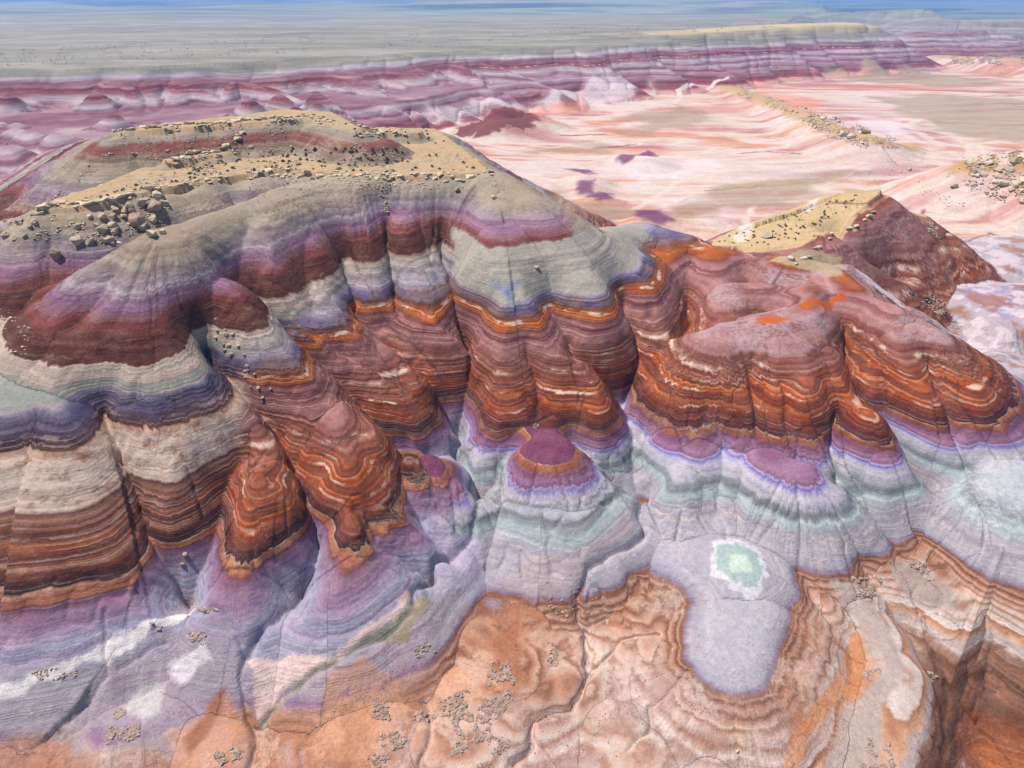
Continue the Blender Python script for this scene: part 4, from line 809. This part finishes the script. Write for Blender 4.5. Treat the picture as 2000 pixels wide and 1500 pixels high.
rim([(330,318),(380,302),(440,297),(490,283)], 26.8, 13, 10, 18, 'blocky tan slab on the low inner ledge of the mesa top', 'slabs of the inner ledge')
rim([(228,257),(330,249),(470,239),(600,231)], 30, 34, 9, 15, ['small tan slab on the left end of the upper mesa block edge', 'small tan slab on the edge of the upper mesa block above its red band', 'small tan slab on the edge of the upper mesa block near its highest point'], 'slabs of the upper rim')
rim([(680,264),(740,257),(800,260)], 27.4, 11, 9, 15, 'pale tan slab of the short ledge near the right end of the mesa top', 'slabs of the short ledge')
rim([(500,337),(560,334),(620,337),(700,344),(790,342),(880,343),(960,338)], 26, 44, 8, 15, ['thin tan slab on the front mesa rim behind the purple ridge', 'thin tan slab on the front mesa rim behind the dark red nose', 'thin tan slab on the front mesa rim above the pale grey cone', 'thin tan slab at the right tip of the front mesa rim'], 'slabs of the front rim')
rim([(1560,480),(1610,452),(1650,424),(1700,404),(1725,386)], 17, 14, 8, 15, ['tan slab on the lower edge of the smooth tan ridge top', 'tan slab on the edge near the peak of the tan ridge'], 'slabs of the tan ridge edge', back=.6)
def scatter(poly, n, lo, hi, mesh, name, label, group, tilt=.5, sink=.3, st=None, cat='rock'):
    q = sorted(inpoly(poly, n, RS))
    for i_, h in enumerate(hits(q)):
        lab_ = label if isinstance(label, str) else label[i_ * len(label) // n]
        s_ = psize(RS.uniform(lo, hi) ** 1.0, h)
        place(RS.choice(mesh), name, cat, lab_, group, h, s_, None, tilt, sink, st or (RS.uniform(.9, 1.4), RS.uniform(.8, 1.1), RS.uniform(.7, 1.0)))
for px, py, s_, me, lab in [(304,410,34,PINK[0],'large pale pinkish boulder, uppermost right of the pile below the mesa rim'),(268,436,40,PINK[1],'largest pinkish grey boulder in the pile below the mesa rim'),
        (310,385,27,TANB[0],'orange tan boulder wedged above the large pink one below the rim'),(294,372,20,PINK[2],'pale boulder sitting right against the rim above the orange tan one'),
        (222,445,26,BOUL[0],'brown split boulder left of the largest pinkish boulder'),(280,400,24,BOUL[1],'dark brown leaning slab between the two pink boulders'),
        (112,505,22,PINK[2],'upright pale stone standing alone on the left slope'),(300,462,26,SLAB[0],'tan caprock block perched on the cone-shaped left hill top'),(318,456,18,SLAB[1],'flat tan slab beside the caprock block on the cone-shaped hill top'),
        (1497,464,26,BOUL[2],'dark blocky boulder on the near edge of the smooth tan ridge'),(1545,508,17,TANB[1],'ochre boulder at the yellow cap above the big dome'),(1862,365,17,TANB[2],'lone orange boulder on the pink flat left of the slab hill'),
        (1775,333,11,BOUL[3],'dark lone boulder out on the pink flat beyond the tan ridge'),(1645,265,17,TANB[3],'square tan boulder at the near end of the stony ridge'),(1662,270,17,TANB[4],'round tan boulder beside the square one on the stony ridge'),(1690,262,24,SLAB[3],'biggest leaning slab at the near end of the stony ridge'),
        (362,1084,13,STON[0],'round tan stone lodged in the gully foot by the purple fan'),(357,1103,11,STON[1],'smaller tan stone just below the round one in the gully foot'),(1048,524,13,TANB[1],'small ochre boulder on the grey slope right of the pale cone'),
        (893,372,14,TANB[0],'orange boulder on the grey slope under the front rim'),(965,387,13,SLAB[4],'tilted orange slab near the right end of the grey slope'),(1440,1468,8,TANB[3],'small bright ochre stone on the pale foreground floor')]:
    h = hits([(px, py)])[0]
    place(me, 'boulder', 'rock', lab, None, h, psize(s_, h), RS.uniform(0, 6), .35, .25, (1.1, .9, 1.7) if s_ == 22 and px == 112 else (1.15, .95, .9))
place(rock_mesh('stone', M_WHT, 77, .5, 18, .8), 'stone', 'rock', 'white flat stone on the sandy mesa top', None, at(663,340,26), .75, .4, .1, .2)
scatter([(190,405),(300,378),(330,395),(300,440),(240,478),(150,480),(140,440)], 34, 9, 24, BOUL + TANB[:2], 'boulder', ['brown boulder on the left fringe of the pile below the mesa rim', "brown boulder left of the two pinkish boulders below the mesa rim", 'brown boulder around the two pinkish boulders below the mesa rim'], 'boulders below the mesa rim')
scatter([(0,430),(70,415),(90,440),(40,470),(0,470)], 12, 9, 18, BOUL, 'boulder', 'brown boulder at the far left end of the mesa slope', 'boulders of the far left slope')
scatter([(1880,310),(1960,298),(2010,300),(2010,400),(1950,385),(1900,345)], 46, 9, 20, SLAB + TANB, 'rock', ['ochre slab on the left foot of the slab-strewn hill at the right edge', 'ochre slab on the flank of the slab-strewn hill at the right edge', 'ochre slab at the right border of the photo on the slab-strewn hill'], 'slabs of the right edge hill', .5, .3, (1.4, 1.0, .7))
scatter([(1480,185),(1560,205),(1640,235),(1720,258),(1760,280),(1690,285),(1620,270),(1540,225)], 26, 6, 12, TANB, 'rock', ['tan rock on the far low end of the stony ridge crossing the flat', 'tan rock on the middle of the stony ridge crossing the flat', 'tan rock at the near end of the stony ridge around its big slab'], 'rocks of the stony ridge')
scatter([(385,600),(430,620),(480,680),(530,760),(525,800),(500,770),(440,690),(400,650)], 26, 6, 13, STON, 'stone', ['pale stone at the head of the gully below the dark red cone', 'pale stone halfway down the gully beside the white band', 'pale stone low in the gully above the narrow rust spur'], 'stones of the left gully')
def rubble(name, label, specs, mesh_src, seed, mat_):
    """uncountable small pieces joined into one mesh"""
    r = random.Random(seed); V = []; F = []; base_ = 0
    src = []
    for me in mesh_src:
        src.append((np.array([v.co[:] for v in me.vertices]), [tuple(p.vertices) for p in me.polygons]))
    for poly_, n, lo, hi in specs:
        n = int(n * 2.2); cand = inpoly(poly_, n * 2, r); ca_ = np.array(cand)
        w_ = vnoise(ca_[:, 0] / 26, ca_[:, 1] / 20, seed) + .6 * vnoise(ca_[:, 0] / 9, ca_[:, 1] / 8, seed + 1); keep = np.argsort(-w_)[:n]
        P = hits(ca_[keep]); zz = sampler(P)
        for p, z in zip(P, zz):
            v, f = r.choice(src); s_ = psize((lo + (hi - lo) * r.random() ** 3.5) * .72, p); a = r.uniform(0, 6.28); ca, sa = math.cos(a), math.sin(a)
            w = v * np.array([s_ * r.uniform(.8, 1.3), s_, s_ * r.uniform(.6, .9)]); w = np.stack([w[:, 0] * ca - w[:, 1] * sa, w[:, 0] * sa + w[:, 1] * ca, w[:, 2]], 1)
            V.append(w + np.array([p[0], p[1], z + s_ * .12])); F += [tuple(i + base_ for i in q) for q in f]; base_ += len(v)
    me = bpy.data.meshes.new(name); me.from_pydata(np.concatenate(V).tolist(), [], F); me.materials.append(mat_)
    o = bpy.data.objects.new(name, me); COL.objects.link(o); o['kind'] = 'stuff'; o['label'] = label; return o
SM = [rock_mesh('clod', M_CLD, 500 + i, .8, 12, .3) for i in range(6)]
rubble('rubble', 'crumbly tan clods heaped over the foreground floor', [([(800,1400),(900,1350),(960,1300),(1010,1310),(1000,1370),(930,1450),(880,1480),(900,1400),(820,1410)], 420, 3, 11), ([(930,1330),(990,1290),(1010,1320),(985,1390),(940,1390)], 200, 4, 12), ([(880,1400),(950,1380),(960,1440),(900,1470)], 160, 4, 11),
   ([(715,1375),(755,1370),(765,1420),(735,1425)], 80, 4, 11), ([(735,1435),(790,1425),(800,1455),(750,1470)], 80, 3, 10), ([(720,1460),(760,1480),(740,1500),(715,1500)], 50, 3, 9), ([(805,1265),(850,1250),(850,1285),(815,1285)], 45, 3, 9),
   ([(1060,1250),(1090,1260),(1090,1300),(1060,1310)], 50, 3, 10), ([(1060,1120),(1110,1180),(1110,1220),(1080,1220)], 40, 3, 9), ([(950,1440),(1010,1440),(960,1500),(930,1500)], 60, 3, 9)], SM, 21, M_CLD)
rubble('rubble', 'pale clods in small heaps at the lower left', [([(215,1420),(290,1410),(280,1440),(205,1455)], 130, 4, 9), ([(405,1462),(460,1460),(475,1480),(430,1492)], 100, 4, 11), ([(370,1175),(425,1190),(415,1200),(380,1190)], 50, 3, 10), ([(370,1210),(410,1230),(400,1260),(370,1250)], 45, 3, 9), ([(60,1310),(150,1300),(150,1330),(70,1325)], 40, 3, 8), ([(290,1215),(320,1220),(310,1235)], 10, 4, 10), ([(220,1370),(250,1390),(225,1410)], 40, 3, 7)], SM, 22, M_CLD)
rubble('rubble', 'pale clods in small heaps on the tongue ridges at the lower right', [([(1660,1128),(1700,1128),(1710,1165),(1670,1165)], 130, 3, 9), ([(1770,1095),(1815,1095),(1815,1125),(1780,1120)], 60, 3, 10), ([(1810,1130),(1825,1130),(1820,1140)], 6, 4, 9), ([(1680,1310),(1720,1305),(1715,1330),(1690,1330)], 35, 3, 9), ([(1695,1440),(1735,1445),(1750,1500),(1680,1500)], 90, 3, 10), ([(1810,1310),(1830,1320),(1825,1340)], 15, 4, 10), ([(1715,1130),(1735,1140),(1720,1145)], 14, 4, 10)], SM, 23, M_CLD)
rubble('rubble', 'scattered small stones on the pale foreground floor', [([(1020,1310),(1140,1380),(1300,1290),(1330,1420),(1200,1480),(1020,1480)], 110, 2, 6), ([(1100,1130),(1170,1120),(1180,1190),(1110,1210)], 35, 2, 7), ([(1450,1250),(1560,1150),(1600,1250),(1500,1380)], 40, 2, 5), ([(560,1300),(800,1280),(780,1480),(520,1500)], 60, 2, 5)], SM, 24, M_CLD)
TS = [rock_mesh('chip', M_TAN, 520 + i, .7, 10, .6) for i in range(5)]
rubble('rubble', 'tan rock chips strewn over the mesa top and its slopes', [([(60,402),(180,392),(260,372),(430,340),(560,327),(700,336),(880,336),(960,332),(960,342),(880,350),(700,354),(560,342),(430,354),(260,388),(180,404),(60,418)], 170, 4, 15), ([(220,252),(330,243),(470,233),(600,222),(700,236),(700,246),(600,240),(470,250),(330,260),(222,268)], 110, 4, 13), ([(325,312),(420,296),(500,282),(500,292),(420,308),(330,326)], 40, 4, 13), ([(675,260),(800,254),(800,264),(680,270)], 26, 4, 12), ([(130,400),(330,330),(500,290),(700,280),(900,300),(950,335),(700,340),(560,330),(420,345),(260,375)], 700, 1.5, 7), ([(250,260),(600,235),(700,250),(600,265),(280,300)], 220, 1.5, 6), ([(500,345),(700,350),(880,348),(960,345),(990,375),(870,375),(760,372),(620,365)], 260, 1.5, 7), ([(100,420),(330,400),(330,440),(200,480),(60,470)], 260, 2, 8), ([(740,370),(755,370),(760,430),(750,430)], 25, 3, 8), ([(0,590),(60,640),(50,700),(0,690)], 30, 3, 9), ([(60,420),(250,260),(240,300),(120,380)], 80, 2, 7), ([(250,300),(580,280),(560,300),(330,320)], 90, 2, 9)], TS, 25, M_TAN)
rubble('rubble', 'ochre rock chips strewn over the slab hill and stony ridges at right', [([(1880,310),(1960,295),(2040,295),(2060,410),(1950,395),(1850,345)], 420, 2, 9), ([(1400,155),(1480,180),(1560,205),(1640,235),(1720,258),(1790,290),(1690,290),(1620,270),(1540,225),(1440,190)], 700, 1.5, 6), ([(1840,110),(2000,105),(2000,130),(1850,125)], 260, 1.5, 5), ([(1390,475),(1500,425),(1700,372),(1730,380),(1640,425),(1560,478)], 160, 1.5, 6), ([(1780,360),(1850,370),(1900,400),(1830,420)], 60, 1.5, 5), ([(1740,530),(1800,560),(1860,600),(1900,660),(1860,640),(1800,590)], 120, 2, 6), ([(1790,420),(1840,445),(1840,470),(1810,450)], 50, 2, 7)], TS, 26, M_TAN)
def bush_mesh(seed):
    r = random.Random(seed); V = []; F = []
    for i in range(14):
        a = r.uniform(0, 6.28); el = r.uniform(.2, 1.4); c = Vector((math.cos(a) * math.cos(el), math.sin(a) * math.cos(el), math.sin(el))) * .42
        b_ = len(V)
        for k in range(3): V.append(c * r.uniform(.7, 1.1) + Vector((r.gauss(0, .16), r.gauss(0, .16), r.gauss(0, .12))))
        V.append(c * .2); F += [(b_, b_ + 1, b_ + 2), (b_, b_ + 1, b_ + 3), (b_ + 1, b_ + 2, b_ + 3)]
    me = bpy.data.meshes.new('shrub'); me.from_pydata([tuple(v) for v in V], [], F); me.materials.append(M_BSH); return me
BUSH = [bush_mesh(600 + i) for i in range(4)]
def shrubs(poly, n, lo, hi, label, group):
    q = sorted(inpoly(poly, n, RS))
    for i_, h in enumerate(hits(q)):
        lab_ = label if isinstance(label, str) else label[i_ * len(label) // n]
        place(RS.choice(BUSH), 'shrub', 'shrub', lab_, group, h, psize(RS.uniform(lo, hi), h), None, .1, .45, (1.1, 1.1, .9))
shrubs([(150,400),(330,340),(500,295),(700,285),(860,300),(940,332),(700,338),(560,328),(420,343),(260,374)], 170, 4, 8, ['small dark shrub on the left tip of the sandy lower mesa top', "small dark shrub on the mesa top below the red-banded block's left half", "small dark shrub on the mesa top below the red-banded block's right half", 'small dark shrub on the middle of the broad right part of the mesa top', 'small dark shrub near the right tip of the sandy lower mesa top'], 'shrubs of the lower mesa top')
shrubs([(620,225),(690,240),(830,250),(900,300),(780,275),(690,270)], 30, 3.5, 6.5, 'small dark shrub near the right end of the mesa top', 'shrubs of the mesa end')
shrubs([(1400,472),(1500,430),(1640,385),(1710,374),(1640,418),(1560,470),(1470,482)], 90, 3.5, 6, ['small dark shrub on the low left end of the tan ridge top', 'small dark shrub on the middle of the tan ridge top', 'small dark shrub near the peak of the tan ridge'], 'shrubs of the tan ridge')
rubble('shrubs', 'tiny dark shrubs dotted over the distant plain and stony slopes', [([(0,95),(600,70),(1000,60),(1500,42),(1500,55),(1000,85),(600,105),(0,130)], 900, 1.2, 3.0), ([(1460,180),(1560,205),(1700,250),(1800,295),(1690,285),(1560,230)], 160, 1.5, 4), ([(480,360),(700,350),(680,390),(500,420)], 40, 2.5, 5), ([(350,330),(480,300),(420,340),(300,370)], 40, 3, 6), ([(1850,300),(2000,290),(2000,400),(1900,380)], 60, 2, 5), ([(1500,330),(1800,310),(1850,380),(1600,350)], 120, 1.2, 3), ([(1740,545),(1830,590),(1880,640),(1820,610)], 120, 2, 5), ([(1250,235),(1600,200),(1900,300),(1500,330)], 40, 1.0, 2.5)], BUSH, 27, M_BSH)
